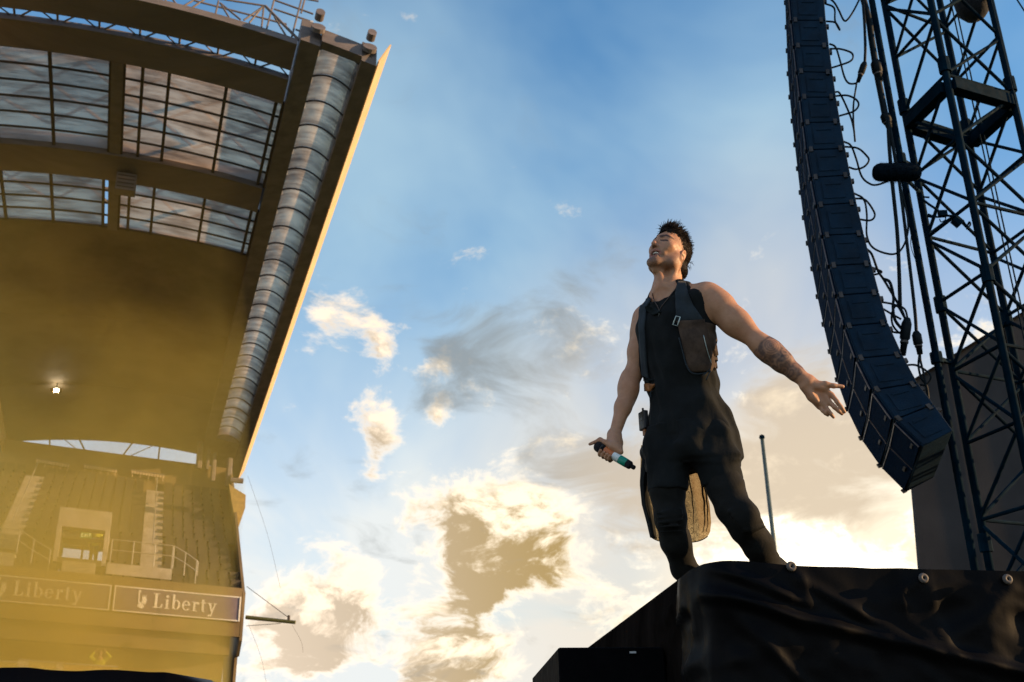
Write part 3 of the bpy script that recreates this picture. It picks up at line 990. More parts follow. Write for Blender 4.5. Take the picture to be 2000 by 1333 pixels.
for i in range(len(cor) - 1):
    f0, f1, r0, r1 = FJ[i], FJ[i + 1], RJ[i], RJ[i + 1]
    up = unit(f0 - f1)
    gap = .004
    f0, r0, f1, r1 = f0 - up * gap, r0 - unit(r0 - r1) * gap, f1 + up * gap, r1 + unit(r0 - r1) * gap
    mid0, mid1 = r0 * .45 + f0 * .55, r1 * .45 + f1 * .55
    back = unit((r0 + r1) / 2 - (f0 + f1) / 2)
    wq = WV * WID
    cab = MB()
    # trapezoid box with chamfered rear corners
    sec = lambda k_: [f0 + WV * k_, f1 + WV * k_, r1 + WV * k_, r0 + WV * k_]
    cab.hexa([f1, f1 + wq, r1 + wq - WV * .0, r1, f0, f0 + wq, r0 + wq, r0])
    cb = cab.build('speaker_cabinet', M_spk, arr, bevel=.007)
    H = np.linalg.norm(f0 - f1)
    # grilles: two panels that lean back to a shallow central V
    fw = -back
    for a_, b_ in ((.03, WID / 2 - .012), (WID / 2 + .012, WID - .03)):
        ins = lambda k_: fw * (.004 if abs(k_ - WID / 2) < .1 else .020)
        q = [f1 + up * .02 + WV * a_, f1 + up * .02 + WV * b_, f0 - up * .02 + WV * b_, f0 - up * .02 + WV * a_]
        g = MB().hexa([q[0], q[1], q[1] + ins(b_), q[0] + ins(a_), q[3], q[2], q[2] + ins(b_), q[3] + ins(a_)])
        g.build('grille', M_gri, cb)
        # paler rim along the top and the inner upright of each grille
        MB().beam(q[3] + ins(a_) * 1.02, q[2] + ins(b_) * 1.02, .010, .008, tuple(fw)).build('grille_rim', M_edge, cb)
        MB().beam(q[0] + ins(a_) * 1.02, q[3] + ins(a_) * 1.02, .010, .010, tuple(fw)).build('grille_rim', M_edge, cb)
        c_ = q[0] * .80 + q[1] * .20
        MB().box(c_ + up * .07 + fw * .018, WV * .055, fw * .006, up * .012).build('badge', M_wash, cb)
    # side face: rigging plate, recessed handle and rail
    side = -NV
    sc_ = (f0 + f1 + r0 + r1) / 4
    dep = np.linalg.norm((r0 + r1) / 2 - (f0 + f1) / 2)
    MB().box(sc_ + side * .002 - back * dep * .02, back * dep * .27, side * .005, up * H * .30).build('handle_plate', M_spk, cb)
    MB().box(sc_ + side * .010 + up * H * .22, back * dep * .20, side * .004, up * H * .03).build('handle', M_spk, cb)
    MB().box(f0 - up * H * .5 + side * .006 + back * .035, back * .022, side * .006, up * H * .46).build('rigging_rail', M_spk, cb)
    for pnt in (f0 + back * .03, r0 - back * .05):
        MB().box(pnt + side * .008, back * .018, side * .014, up * .030).build('rigging_pin', M_rig, cb)
        MB().box(pnt + wq - side * .008, back * .018, side * .014, up * .030).build('rigging_pin', M_rig, cb)
    MB().box(f1 + wq + fw * .015 + up * .02, back * .02, WV * .02, up * .02).build('rigging_pin', M_rig, cb)
    MB().box(r0 + back * .012 - up * H * .15 + WV * .04, back * .016, WV * .02, up * .02).build('socket', M_rig, cb)
# flying frame and hoist chains at the top (out of frame, carries the array)
MB().hexa([FJ[0] + ZZ * .01, FJ[0] + WV * WID + ZZ * .01, RJ[0] + WV * WID + ZZ * .01, RJ[0] + ZZ * .01, FJ[0] + ZZ * .16, FJ[0] + WV * WID + ZZ * .16, RJ[0] + WV * WID + ZZ * .16, RJ[0] + ZZ * .16]).build('flying_frame', M_rig, arr)
for k_ in (.3, 1.0):
    c_ = (FJ[0] + RJ[0]) / 2 + WV * k_
    MB().tube([c_ + ZZ * .16, c_ + ZZ * 3.0], .03, 6).build('hoist_chain', M_rig, arr)

# ------------------------------------------------------------------ truss tower
M_truss = pmat('dark_blue_truss_paint', (.001, .013, .026), .8, 0, var=.25, scale=6, spec=.04)
tower = root('truss_tower', (5.25, 9.9, 0), 'tall dark square lattice truss tower standing in front of the charcoal screen', 'truss tower')
TB = [np.array([4.72, 10.13, 0]), np.array([4.88, 9.33, 0]), np.array([5.80, 9.73, 0]), np.array([5.66, 10.60, 0])]     # left, front, right, rear legs
ZTOP = 14.0
for b_ in TB:
    MB().tube([b_, b_ + ZZ * ZTOP], .040, 12).build('leg', M_truss, tower, smooth=True)
step = .80
zs = np.arange(.1, ZTOP, step)
for fi in range(4):
    p, q = TB[fi], TB[(fi + 1) % 4]
    for j, z in enumerate(zs):
        if j % 2 == 0 or fi % 2 == 0:
            MB().tube([p + ZZ * (z + .03), q + ZZ * (z + .03)],   .020, 8).build('horizontal_brace', M_truss, tower)
        z2 = z + step
        a_, b_ = (p, q) if (j + fi) % 2 == 0 else (q, p)
        MB().tube([a_ + ZZ * (z + .05), b_ + ZZ * (z2 - .02)], .020, 8).build('diagonal_brace', M_truss, tower)
        if (j + fi) % 3 != 1:
            MB().tube([b_ + ZZ * (z + .05), a_ + ZZ * (z2 - .02)], .019, 8).build('diagonal_brace', M_truss, tower)
# node clamps, section joints
for b_ in TB:
    for z in (8.25, 5.7, 3.1, 10.9):
        MB().tube([b_ + ZZ * (z - .09), b_ + ZZ * (z + .09)], .064, 10).build('joint_collar', M_truss, tower)
# heavy ring of channel beams
for z in (8.0, 11.2):
    for fi in range(4):
        p, q = TB[fi], TB[(fi + 1) % 4]
        d_ = unit(q - p)
        MB().beam(p + d_ * .05 + ZZ * z, q - d_ * .05 + ZZ * z, .13, .13).build('ring_beam', M_truss, tower)
# slim second mast and the cable bundle that climbs beside the tower
pm = root('cable_mast', at_y(1845, 780, 9.9) * [1, 1, 0], 'thin dark upright pole just left of the truss tower', 'pole')
b_ = at_y(1811, 600, 9.9)
MB().tube([np.array([b_[0], b_[1], 0]), np.array([b_[0], b_[1], 14])], .037, 10).build('pole', M_truss, pm, smooth=True)
for z in (5.0, 7.4, 9.8):
    MB().beam(np.array([b_[0], b_[1], z]), np.array([TB[0][0], TB[0][1], z + .02]), .04, .04).build('clamp_arm', M_truss, pm)
    MB().tube([np.array([b_[0], b_[1], z - .06]), np.array([b_[0], b_[1], z + .06])], .062, 10).build('clamp', M_truss, pm)

# hoist motor bag at the top of the tower
hc = at_y(1897, -2, 9.95)
hb = root('hoist_bag', hc - ZZ * .3, 'dark rounded hoist bag hung inside the top of the truss tower', 'hoist')
prof_ = [(.02, -.30), (.12, -.27), (.19, -.17), (.21, .0), (.21, .25), (.17, .32)]
MB().tube([hc + ZZ * h_ for r_, h_ in prof_], [r_ for r_, h_ in prof_], 16).build('bag', pmat('dark_canvas', (.012, .014, .02), .9, bump=.4, bscale=30), hb, smooth=True)
MB().tube([hc + ZZ * .3, hc + ZZ * 4], .015, 6).build('chain', M_rig, hb)
# fine ropes dropping through the tower
for x0, y0, x1, y1, Y_, lab in ((1856, 0, 1978, 560, 10.2, 'left one of two thin ropes dropping inside the truss tower'), (1864, 0, 1986, 560, 10.25, 'right one of two thin ropes dropping inside the truss tower'),
                          (1935, 0, 1999, 262, 9.6, 'rope along the right hand leg of the truss tower'), (1984, -4, 2006, 30, 9.6, 'dark rope crossing the top right corner of the picture')):
    a_, b2 = at_y(x0, y0, Y_), at_y(x1, y1, Y_)
    ex_ = 8.0 if x0 == 1984 else .35
    tag(MB().tube([a_ + (a_ - b2) * ex_, a_, b2, b2 + (b2 - a_) * ex_], .009, 5).build('rope', M_truss), lab, 'rope')

# microphone in a furry wind cover on an arm off the tower
dc = root('wind_cover_microphone', at_y(1750, 337, 9.4), 'furry dark microphone wind cover on a short arm beside the truss tower', 'microphone')
ca, cb_ = at_y(1718, 337, 9.4), at_y(1785, 337, 9.4)
M_fur = pmat('dark_fur', (.004, .010, .017), .95, var=.3, scale=30, spec=.05)
dd = unit(cb_ - ca)
pr = [(-.075, .02), (-.06, .065), (-.03, .090), (0, .098), (.5, .100), (1, .098), (1.03, .090), (1.06, .065), (1.075, .02)]
L_ = np.linalg.norm(cb_ - ca)
pts = [(ca + (cb_ - ca) * t if 0 <= t <= 1 else (ca + dd * (t if t < 0 else L_ + (t - 1)) * 1.0)) for t, r_ in pr]
MB().tube(pts, [r_ for t, r_ in pr], 18).build('wind_cover', M_fur, dc, smooth=True)
mb = MB()
for k_ in range(900):
    t = random.uniform(-.04, L_ + .04)
    g = random.uniform(0, 2 * math.pi)
    e1 = unit(np.cross(dd, ZZ))
    e2 = np.cross(e1, dd)
    n_ = e1 * math.cos(g) + e2 * math.sin(g)
    r_ = .092 if 0 < t < L_ else .07
    p = ca + dd * t + n_ * r_
    tip = p + n_ * random.uniform(.02, .04) + dd * random.uniform(-.015, .015) - ZZ * .008
    sd = unit(np.cross(n_, dd)) * .004
    mb.add([p - sd, p + sd, tip], [(0, 1, 2)])
tag(mb.build('fur', M_fur, dc), kind='stuff')
MB().tube([at_y(1772, 352, 9.45), at_y(1790, 370, 9.9), np.array([TB[0][0], TB[0][1], at_y(1793, 372, 10.1)[2]])], .022, 8).build('mount_arm', M_truss, dc)

# clamped arm with a small gadget on the brace
gm = root('clamp_arm', at_y(1880, 440, 9.5), 'small clamp with a thin jointed arm gripping a diagonal of the tower', 'clamp arm')
MB().tube(spline([at_y(x_, y_, 9.45) for x_, y_ in ((1802, 390), (1815, 400), (1830, 410), (1841, 420), (1855, 422), (1870, 423))], 4), .013, 6).build('arm', M_truss, gm)
MB().box(at_y(1841, 418, 9.42), (.04, 0, 0), (0, .03, 0), (0, 0, .03)).build('joint', M_truss, gm)
c_ = at_y(1872, 436, 9.45)
MB().tube([c_ - np.array([.04, 0, -.05]), c_ + np.array([.02, 0, -.02])], .055, 8).build('clamp_jaw', M_truss, gm)
MB().tube(spline([at_y(x_, y_, 9.45) for x_, y_ in ((1880, 430), (1888, 442), (1893, 434), (1895, 440), (1888, 448))], 4), .010, 6).build('clamp_screw', M_truss, gm)
MB().tube([at_y(1812, 421, 9.45), at_y(1819, 423, 9.45), at_y(1838, 425, 9.45)], [.022, .018, .006], 8).build('lamp_head', M_truss, gm)
MB().tube(spline([at_y(x_, y_, 9.45) for x_, y_ in ((1835, 428), (1838, 434), (1846, 430), (1847, 424))], 4), .006, 5).build('lead', M_truss, gm)
MB().tube([at_y(1803, 385, 9.5), at_y(1815, 386, 9.5)], .010, 6).build('arm_tip', M_truss, gm)

# ------------------------------------------------------------------ cables on the back of the array
M_cab = pmat('black_cable_rubber', (.003, .009, .013), .6, var=.2, spec=.15)
CAB = lambda pts, k_=.55: [at_plane(x_, y_, AP0 + NV * k_, NV) for x_, y_ in pts]


def cable(pts, lab, r=.011, k_=.55, conn=(), n=7):
    c_ = root('speaker_cable', CAB([pts[0]], k_)[0], lab, 'cable', 'cables hanging behind the line array')
    MB().tube(spline(CAB(pts, k_), n), r, 6).build('cable_run', M_cab, c_, smooth=True)
    for (x0, y0, x1, y1, rr) in conn:
        a_, b_ = CAB([(x0, y0), (x1, y1)], k_)
        d_ = b_ - a_
        MB().tube([a_, a_ + d_ * .15, a_ + d_ * .55, a_ + d_ * .6, b_], [rr * .6, rr, rr, rr * .7, rr * .6], 10).build('connector', M_cab, c_, smooth=True)
        MB().tube([a_ + d_ * .62, a_ + d_ * .68], rr * .82, 10).build('connector_band', M_wash, c_)
    return c_


cable([(1610, 7), (1629, 16), (1631, 41), (1640, 59), (1637, 52), (1630, 44), (1613, 42)], 'short looped cable at the top joint of the line array')
cable([(1610, -10), (1628, 4), (1638, 20), (1648, 40), (1656, 38), (1668, 20), (1682, -8)], 'V shaped slack cable at the very top of the line array')
cable([(1620, 86), (1632, 93), (1641, 120), (1649, 150), (1658, 163), (1672, 163), (1677, 155)], 'cable sagging from the array into a dark connector', conn=((1689, 122, 1676, 160, .038),))
cable([(1689, 124), (1690, 90), (1688, 40), (1684, -10)], 'cable rising from the highest dark connector beside the array', r=.016)
cable([(1620, 96), (1640, 96), (1662, 103), (1666, 113), (1659, 121), (1640, 128), (1624, 133)], 'rounded cable loop level with the highest dark connector')
cable([(1631, 180), (1641, 184), (1660, 225), (1667, 250), (1670, 277), (1667, 240), (1667, 205), (1673, 163)], 'narrow hairpin cable hanging under the highest dark connector')
cable([(1632, 188), (1655, 187), (1672, 195), (1677, 206), (1667, 218), (1639, 227)], 'round cable loop crossing the narrow hairpin cable')
cable([(1648, 277), (1662, 285), (1672, 310), (1683, 345), (1700, 360), (1715, 361), (1735, 354)], 'cable sagging towards the furry wind cover')
cable([(1649, 287), (1675, 290), (1692, 304), (1697, 314), (1688, 326), (1672, 331), (1658, 327)], 'rounded cable loop left of the furry wind cover')
cable([(1668, 378), (1687, 390), (1693, 420), (1693, 460), (1706, 485), (1740, 497), (1760, 488), (1772, 460), (1773, 430), (1765, 390), (1755, 352)], 'longest U shaped cable hanging below the furry wind cover')
cable([(1669, 388), (1690, 391), (1706, 412), (1708, 424), (1699, 431), (1679, 429)], 'rounded cable loop below the furry wind cover')
cable([(1693, 487), (1703, 498), (1715, 530), (1725, 545), (1746, 580), (1762, 608), (1770, 630)], 'cable running down along the back edge to the loose coil', r=.013, conn=((1772, 622, 1763, 694, .050),))
cable([(1701, 522), (1716, 528), (1722, 532), (1712, 536), (1704, 537)], 'small tight cable loop above the loose coil')
cable([(1720, 590), (1745, 595), (1768, 606), (1772, 640), (1760, 652), (1744, 636), (1742, 612), (1752, 598), (1766, 620)], 'loose cable coil around the lower dark connector')
cable([(1725, 545), (1738, 552), (1745, 580), (1744, 600), (1748, 625), (1763, 645)], 'slack bundle of cable above the lower dark connector', r=.016)
cable([(1725, 604), (1742, 614), (1760, 624)], 'short straight cable entering the loose coil from the array')
cable([(1739, 648), (1757, 650), (1768, 640)], 'short cable leaving the array under the loose coil')
cable([(1734, 230), (1737, 290), (1743, 360), (1752, 450), (1756, 530), (1758, 600)], 'long straight cable dropping behind the furry wind cover', r=.020)
cable([(1738, 250), (1748, 310), (1757, 360), (1772, 480), (1786, 600), (1790, 652)], 'long cable ending in the connector beside the pole', r=.017, conn=((1789, 648, 1797, 692, .046),))
cable([(1796, 690), (1794, 715), (1799, 738), (1810, 755), (1813, 780), (1805, 735), (1798, 705), (1797, 690)], 'double cable hanging under the connector beside the pole')
cable([(1767, 714), (1790, 714), (1814, 729), (1817, 742), (1808, 752), (1797, 752)], 'lowest round cable loop near the foot of the array')
cable([(1780, 455), (1779, 480), (1787, 505), (1793, 508)], 'thin wire bowed against the upright pole', r=.004)
cable([(1684, -10), (1697, 40), (1702, 75), (1709, 120), (1714, 150), (1722, 190), (1730, 230), (1736, 245)], 'thick taped cable bundle hanging between the array and the pole', r=.036, k_=.7, conn=((1709, 118, 1718, 160, .058), (1727, 222, 1737, 250, .055)))

# ------------------------------------------------------------------ flagpole behind the stage
fp = at_y(1513, 1068, 40)
fpr = root('flagpole', (fp[0], 40, 0), 'thin pale green flagpole with a small knob behind the stage', 'flagpole')
tp_ = at_y(1491, 858, 40)
fx = fp[0]
M_pole = pmat('pale_green_pole', (.10, .13, .11), .4, .2)
MB().tube([np.array([fx, 40, 0]), np.array([fx - .02, 40, tp_[2]])], [.11, .075], 10).build('pole', M_pole, fpr, smooth=True)
MB().tube([np.array([fx - .02, 40, tp_[2] + h_]) for h_ in (-.02, .02, .08, .16, .20)], [.05, .10, .12, .09, .01], 10).build('finial', M_truss, fpr, smooth=True)
# ------------------------------------------------------------------ figures: implicit surfaces turned into one continuous mesh
class Field:
    def __init__(s, lo, hi, h):
        s.lo, s.h = np.array(lo, float), h
        s.n = np.ceil((np.array(hi) - s.lo) / h).astype(int) + 1
        s.a = np.full(s.n, .08, np.float32)

    def _sl(s, lo, hi):
        i0 = np.clip(np.floor((np.array(lo) - s.lo) / s.h).astype(int), 0, s.n)
        i1 = np.clip(np.ceil((np.array(hi) - s.lo) / s.h).astype(int) + 1, 0, s.n)
        sl = tuple(slice(a, b) for a, b in zip(i0, i1))
        ax = [(s.lo[k] + s.h * np.arange(i0[k], i1[k])).astype(np.float32) for k in range(3)]
        return sl, ax[0][:, None, None], ax[1][None, :, None], ax[2][None, None, :]

    def put(s, fn, lo, hi, k=.02, mode='add'):
        m = k + 3 * s.h
        sl, X, Y, Z = s._sl(np.array(lo) - m, np.array(hi) + m)
        if 0 in s.a[sl].shape:
            return
        d = fn(X, Y, Z).astype(np.float32)
        a = s.a[sl]
        if mode == 'add':
            hh = np.maximum(k - np.abs(a - d), 0) / k
            s.a[sl] = np.minimum(a, d) - hh * hh * k * .25
        elif mode == 'sub':
            d = -d
            hh = np.maximum(k - np.abs(a - d), 0) / k
            s.a[sl] = np.maximum(a, d) + hh * hh * k * .25
        elif mode == 'cut':                          # keep only where d < 0
            s.a[sl] = np.maximum(a, d)

    def cone(s, a, b, ra, rb, k=.02, mode='add'):
        a, b = np.asarray(a, float), np.asarray(b, float)
        d = b - a
        L2 = float(d @ d) + 1e-9

        def fn(X, Y, Z):
            t = np.clip(((X - a[0]) * d[0] + (Y - a[1]) * d[1] + (Z - a[2]) * d[2]) / L2, 0, 1)
            return np.sqrt((X - a[0] - d[0] * t) ** 2 + (Y - a[1] - d[1] * t) ** 2 + (Z - a[2] - d[2] * t) ** 2) - (ra + (rb - ra) * t)
        r = max(ra, rb)
        s.put(fn, np.minimum(a, b) - r, np.maximum(a, b) + r, k, mode)

    def chain(s, pts, rs, k=.02, mode='add'):
        for i in range(len(pts) - 1):
            s.cone(pts[i], pts[i + 1], rs[i], rs[i + 1], k, mode)

    def ell(s, c, B, r, k=.02, mode='add'):          # B: 3x3 matrix with the axes as columns
        c, r = np.asarray(c, float), np.asarray(r, float)

        def fn(X, Y, Z):
            dx, dy, dz = X - c[0], Y - c[1], Z - c[2]
            q = [(dx * B[0, i] + dy * B[1, i] + dz * B[2, i]) for i in range(3)]
            k0 = np.sqrt(sum((q[i] / r[i]) ** 2 for i in range(3))) + 1e-6
            k1 = np.sqrt(sum((q[i] / r[i] ** 2) ** 2 for i in range(3))) + 1e-6
            return k0 * (k0 - 1) / k1
        R_ = np.abs(B) @ r
        s.put(fn, c - R_, c + R_, k, mode)

    def loft(s, C, A, Bd, T, l, f, grow=0.0, k=.02, z0=None, z1=None, wob=None):
        """stack of ellipses along a rising spine: centres C, half widths A (along l) and half depths Bd (along f)"""
        C, A, Bd = np.array(C), np.array(A) + grow, np.array(Bd) + grow
        zz = C[:, 2]
        o = np.argsort(zz)
        zz, C, A, Bd = zz[o], C[o], A[o], Bd[o]

        def fn(X, Y, Z):
            z = Z[0, 0]
            cx, cy = np.interp(z, zz, C[:, 0]), np.interp(z, zz, C[:, 1])
            a_, b_ = np.interp(z, zz, A), np.interp(z, zz, Bd)
            dx, dy = X - cx[None, None, :], Y - cy[None, None, :]
            u, v = dx * l[0] + dy * l[1], dx * f[0] + dy * f[1]
            q = np.sqrt((u / a_) ** 2 + (v / b_) ** 2) + 1e-6
            d = (q - 1) * np.minimum(a_, b_) * .9
            if wob is not None:
                d = d + wob(np.arctan2(v, u), Z)
            return np.maximum(d, np.maximum(zz[0] - Z, Z - zz[-1]))
        m = max(A.max(), Bd.max())
        s.put(fn, C.min(0) - m * np.array([1, 1, 0]), C.max(0) + m * np.array([1, 1, 0]), k)

    def mesh(s):
        a = s.a
        sg = a < 0
        c = np.zeros(np.array(a.shape) - 1, np.int8)
        for i in (0, 1):
            for j in (0, 1):
                for k in (0, 1):
                    c += sg[i:i + c.shape[0], j:j + c.shape[1], k:k + c.shape[2]]
        act = np.argwhere((c > 0) & (c < 8))
        idx = np.full(c.shape, -1, np.int32)
        idx[act[:, 0], act[:, 1], act[:, 2]] = np.arange(len(act))
        P_, N_ = np.zeros((len(act), 3)), np.zeros(len(act))
        corner = [(i, j, k) for i in (0, 1) for j in (0, 1) for k in (0, 1)]
        for e0 in corner:
            for ax in range(3):
                if e0[ax]:
                    continue
                e1 = tuple(e0[q] + (q == ax) for q in range(3))
                v0 = a[act[:, 0] + e0[0], act[:, 1] + e0[1], act[:, 2] + e0[2]]
                v1 = a[act[:, 0] + e1[0], act[:, 1] + e1[1], act[:, 2] + e1[2]]
                m = (v0 < 0) != (v1 < 0)
                t = np.where(m, v0 / np.where(m, v0 - v1, 1), 0)
                pt = np.array(e0) + t[:, None] * (np.array(e1) - np.array(e0))
                P_[m] += pt[m]
                N_[m] += 1
        V = s.lo + s.h * (act + P_ / N_[:, None])
        F_ = []
        for ax in range(3):
            b_, c_ = (ax + 1) % 3, (ax + 2) % 3
            lo = [slice(1, -1)] * 3
            lo[ax] = slice(0, -1)
            hi = list(lo)
            hi[ax] = slice(1, None)
            n = a.shape
            s0 = sg[tuple(slice(1, n[q] - 1) if q != ax else slice(0, n[q] - 1) for q in range(3))]
            s1 = sg[tuple(slice(1, n[q] - 1) if q != ax else slice(1, n[q]) for q in range(3))]
            ed = np.argwhere(s0 != s1)
            fl = s0[ed[:, 0], ed[:, 1], ed[:, 2]]
            base_ = ed + np.array([0 if q == ax else 1 for q in range(3)])
            q = []
            for db, dc in ((-1, -1), (0, -1), (0, 0), (-1, 0)):
                o_ = base_.copy()
                o_[:, b_] += db
                o_[:, c_] += dc
                q.append(idx[o_[:, 0], o_[:, 1], o_[:, 2]])
            q = np.stack(q, 1)
            q[~fl] = q[~fl][:, ::-1]
            F_.append(q)
        return V, np.concatenate(F_)


def mesh_obj(name, V, F_, mat, parent, cols=None, smooth=1):
    me = bpy.data.meshes.new(name)
    org = wloc(parent) if parent is not None else np.zeros(3)
    W_ = V - org
    me.vertices.add(len(W_))
    me.vertices.foreach_set('co', W_.astype(np.float32).ravel())
    me.loops.add(F_.size)
    me.loops.foreach_set('vertex_index', F_.astype(np.int32).ravel())
    me.polygons.add(len(F_))
    me.polygons.foreach_set('loop_start', np.arange(0, F_.size, 4, dtype=np.int32))
    me.polygons.foreach_set('loop_total', np.full(len(F_), 4, np.int32))
    me.polygons.foreach_set('use_smooth', np.ones(len(F_), bool))
    me.update(calc_edges=True)
    me.validate()
    me.materials.append(mat)
    if cols is not None:
        at = me.color_attributes.new('tone', 'FLOAT_COLOR', 'POINT')
        at.data.foreach_set('color', np.c_[cols, np.ones(len(cols))].astype(np.float32).ravel())
    o = bpy.data.objects.new(name, me)
    COL.objects.link(o)
    o.parent = parent
    if smooth:
        md = o.modifiers.new('smooth', 'SMOOTH')
        md.factor = .5
        md.iterations = smooth
    return o


def skin_mat(name):
    mt = bpy.data.materials.new(name)
    mt.use_nodes = True
    t = NT(mt.node_tree)
    o = t.n('ShaderNodeOutputMaterial')
    b = t.n('ShaderNodeBsdfPrincipled')
    t.put(o.inputs[0], b.outputs[0])
    at = t.n('ShaderNodeAttribute', attribute_name='tone').outputs[0]
    co = t.n('ShaderNodeTexCoord').outputs['Object']
    c = t.mix(t.ramp(t.noise(co, 38, 6, .6), .3, .7, 0, .22), at, (.40, .17, .10), 'MULTIPLY')
    c = t.mix(t.ramp(t.noise(co, 9, 3, .5), .35, .65, 0, .10), c, (.55, .20, .12))
    t.put(b.inputs['Base Color'], c)
    t.put(b.inputs['Roughness'], t.ramp(t.noise(co, 60, 4, .6), .3, .7, .48, .66))
    b.inputs['Subsurface Weight'].default_value = .12
    b.inputs['Subsurface Radius'].default_value = (.012, .005, .003)
    b.inputs['Subsurface Scale'].default_value = .6
    bn = t.n('ShaderNodeBump')
    bn.inputs['Strength'].default_value = .18
    bn.inputs['Distance'].default_value = .004
    t.put(bn.inputs['Height'], t.noise(co, 160, 4, .6))
    t.put(b.inputs['Normal'], bn.outputs[0])
    return mt


def cloth_mat(name, col, rough=.85, scale=9, var=.25, weave=420, sheen=.15):
    mt = bpy.data.materials.new(name)
    mt.use_nodes = True
    t = NT(mt.node_tree)
    o = t.n('ShaderNodeOutputMaterial')
    b = t.n('ShaderNodeBsdfPrincipled')
    t.put(o.inputs[0], b.outputs[0])
    co = t.n('ShaderNodeTexCoord').outputs['Object']
    t.put(b.inputs['Base Color'], t.mix(t.ramp(t.noise(co, scale, 7, .65), .3, .7), tuple(x * (1 - var) for x in col), tuple(x * (1 + var) for x in col)))
    b.inputs['Roughness'].default_value = rough
    b.inputs['Specular IOR Level'].default_value = .15
    b.inputs['Sheen Weight'].default_value = sheen
    b.inputs['Sheen Roughness'].default_value = .4
    bn = t.n('ShaderNodeBump')
    bn.inputs['Strength'].default_value = .45
    bn.inputs['Distance'].default_value = .006
    t.put(bn.inputs['Height'], t.m('ADD', t.noise(t.v('MULTIPLY', co, (1, 1, .55)), 26, 6, .6, .6), t.m('MULTIPLY', t.noise(co, weave, 2, .5), .12)))
    t.put(b.inputs['Normal'], bn.outputs[0])
    return mt


M_skin = skin_mat('skin')
M_tee = cloth_mat('black_jersey', (.0085, .0105, .0112), sheen=.02)
M_leg = cloth_mat('black_stretch_denim', (.0090, .0095, .0088), .8, sheen=.02)
M_strap = cloth_mat('slate_webbing', (.024, .033, .040), .75, sheen=.05)
M_pouch = cloth_mat('worn_brown_canvas', (.062, .042, .030), .85, 14, .4, sheen=.05)
M_hair = pmat('dark_brown_hair', (.016, .0105, .0075), .7, spec=.12, var=.4, scale=60)

YP = 4.40
PX = lambda x_, y_, Y_=YP: at_y(x_, y_, Y_)
SL, SR = PX(1379, 580, 4.29), PX(1262, 621, 4.50)
EL, WL = PX(1485, 672, 4.20), PX(1571, 743, 4.17)
ER, WR = PX(1237, 730, 4.49), PX(1200, 851, 4.42)
FACE = math.radians(33)
fL = np.array([-math.sin(FACE), -math.cos(FACE), 0])            # chest direction
lL = np.array([math.cos(FACE), -math.sin(FACE), 0])             # his left
NB, PEL = PX(1302, 570, 4.405), PX(1340, 815, 4.40)
SKULL = PX(1310, 523, 4.41)
LEGR = [PX(1306, 880, 4.42), PX(1303, 960, 4.38), PX(1309, 1010, 4.37), PX(1320, 1058, 4.42), PX(1337, 1112, 4.51)]
LEGL = [PX(1392, 880, 4.34), PX(1418, 955, 4.29), PX(1431, 991, 4.27), PX(1457, 1030, 4.28), PX(1480, 1063, 4.32), PX(1496, 1100, 4.40)]
HL, HR = PEL + lL * .095, PEL - lL * .095
KL, KR = PX(1449, 1003, 4.26), PX(1312, 1000, 4.38)
AL, AR = PX(1526, 1132, 4.62), PX(1359, 1158, 4.66)
AL[2] = AR[2] = ZT + .10
singer = root('person', np.array([(AL[0] + AR[0]) / 2, 4.42, ZT]), 'singer in black at the stage edge with head thrown back, one arm stretched out', 'person')

# spine sections: photograph row, centre column, half width, half depth
SEC = [(560, 1310, .062, .055), (580, 1316, .115, .085), (600, 1318, .150, .108), (640, 1319, .168, .122), (680, 1322, .172, .122), (720, 1328, .158, .112),
       (770, 1336, .146, .100), (810, 1341, .168, .112), (850, 1344, .182, .122), (890, 1346, .150, .11)]
SC_ = [PX(x_, y_) for y_, x_, a_, b_ in SEC]
SA, SB = [q[2] for q in SEC], [q[3] for q in SEC]


def body_core(F, grow=0.0, legs=True):
    F.loft(SC_[:9], SA[:9], SB[:9], None, lL, fL, grow - .012, .03)
    F.cone(SL - lL * .02, NB + lL * .03 - ZZ * .012, .058 + grow * .6, .050 + grow * .5, .05)
    F.cone(SR + lL * .02, NB - lL * .03 - ZZ * .012, .056 + grow * .6, .050 + grow * .5, .05)
    # chest muscles and shoulder blades
    for s_, S_ in ((1, SL), (-1, SR)):
        c = PX(1320, 640) + lL * .075 * s_ + fL * .070
        F.ell(c, np.stack([lL, fL, ZZ], 1), (.085 + grow, .045 + grow, .060 + grow), .04)


# --- body -------------------------------------------------------------
B = Field((.30, 3.98, ZT - .02), (1.56, 4.82, 3.96), .0036)
body_core(B)
# neck
B.cone(NB + fL * .005 - ZZ * .02, SKULL + np.array([.004, .02, .0]), .062, .060, .03)
# head frame
yaw, pit, rol, HS = math.radians(44), math.radians(23), math.radians(-9), 1.03
_f = np.array([-math.sin(yaw), -math.cos(yaw), 0])
_l = np.array([math.cos(yaw), -math.sin(yaw), 0])
f2 = _f * math.cos(pit) + ZZ * math.sin(pit)
u2 = -_f * math.sin(pit) + ZZ * math.cos(pit)
l2 = _l * math.cos(rol) + u2 * math.sin(rol)
u3 = -_l * math.sin(rol) + u2 * math.cos(rol)
HM = np.stack([l2, f2, u3], 1)
HC = PX(1307, 496, 4.40)
H_ = lambda x_, y_, z_: HC + HM @ (np.array([x_, y_, z_]) * HS)
he = lambda c, r, k=.012, mode='add', M_=None: B.ell(H_(*c), HM if M_ is None else HM @ M_, np.array(r) * HS, k, mode)
hcn = lambda a, b, ra, rb, k=.012, mode='add': B.cone(H_(*a), H_(*b), ra * HS, rb * HS, k, mode)
he((0, -.012, .035), (.076, .098, .086), .02)
he((0, .030, -.015), (.064, .064, .092), .03)
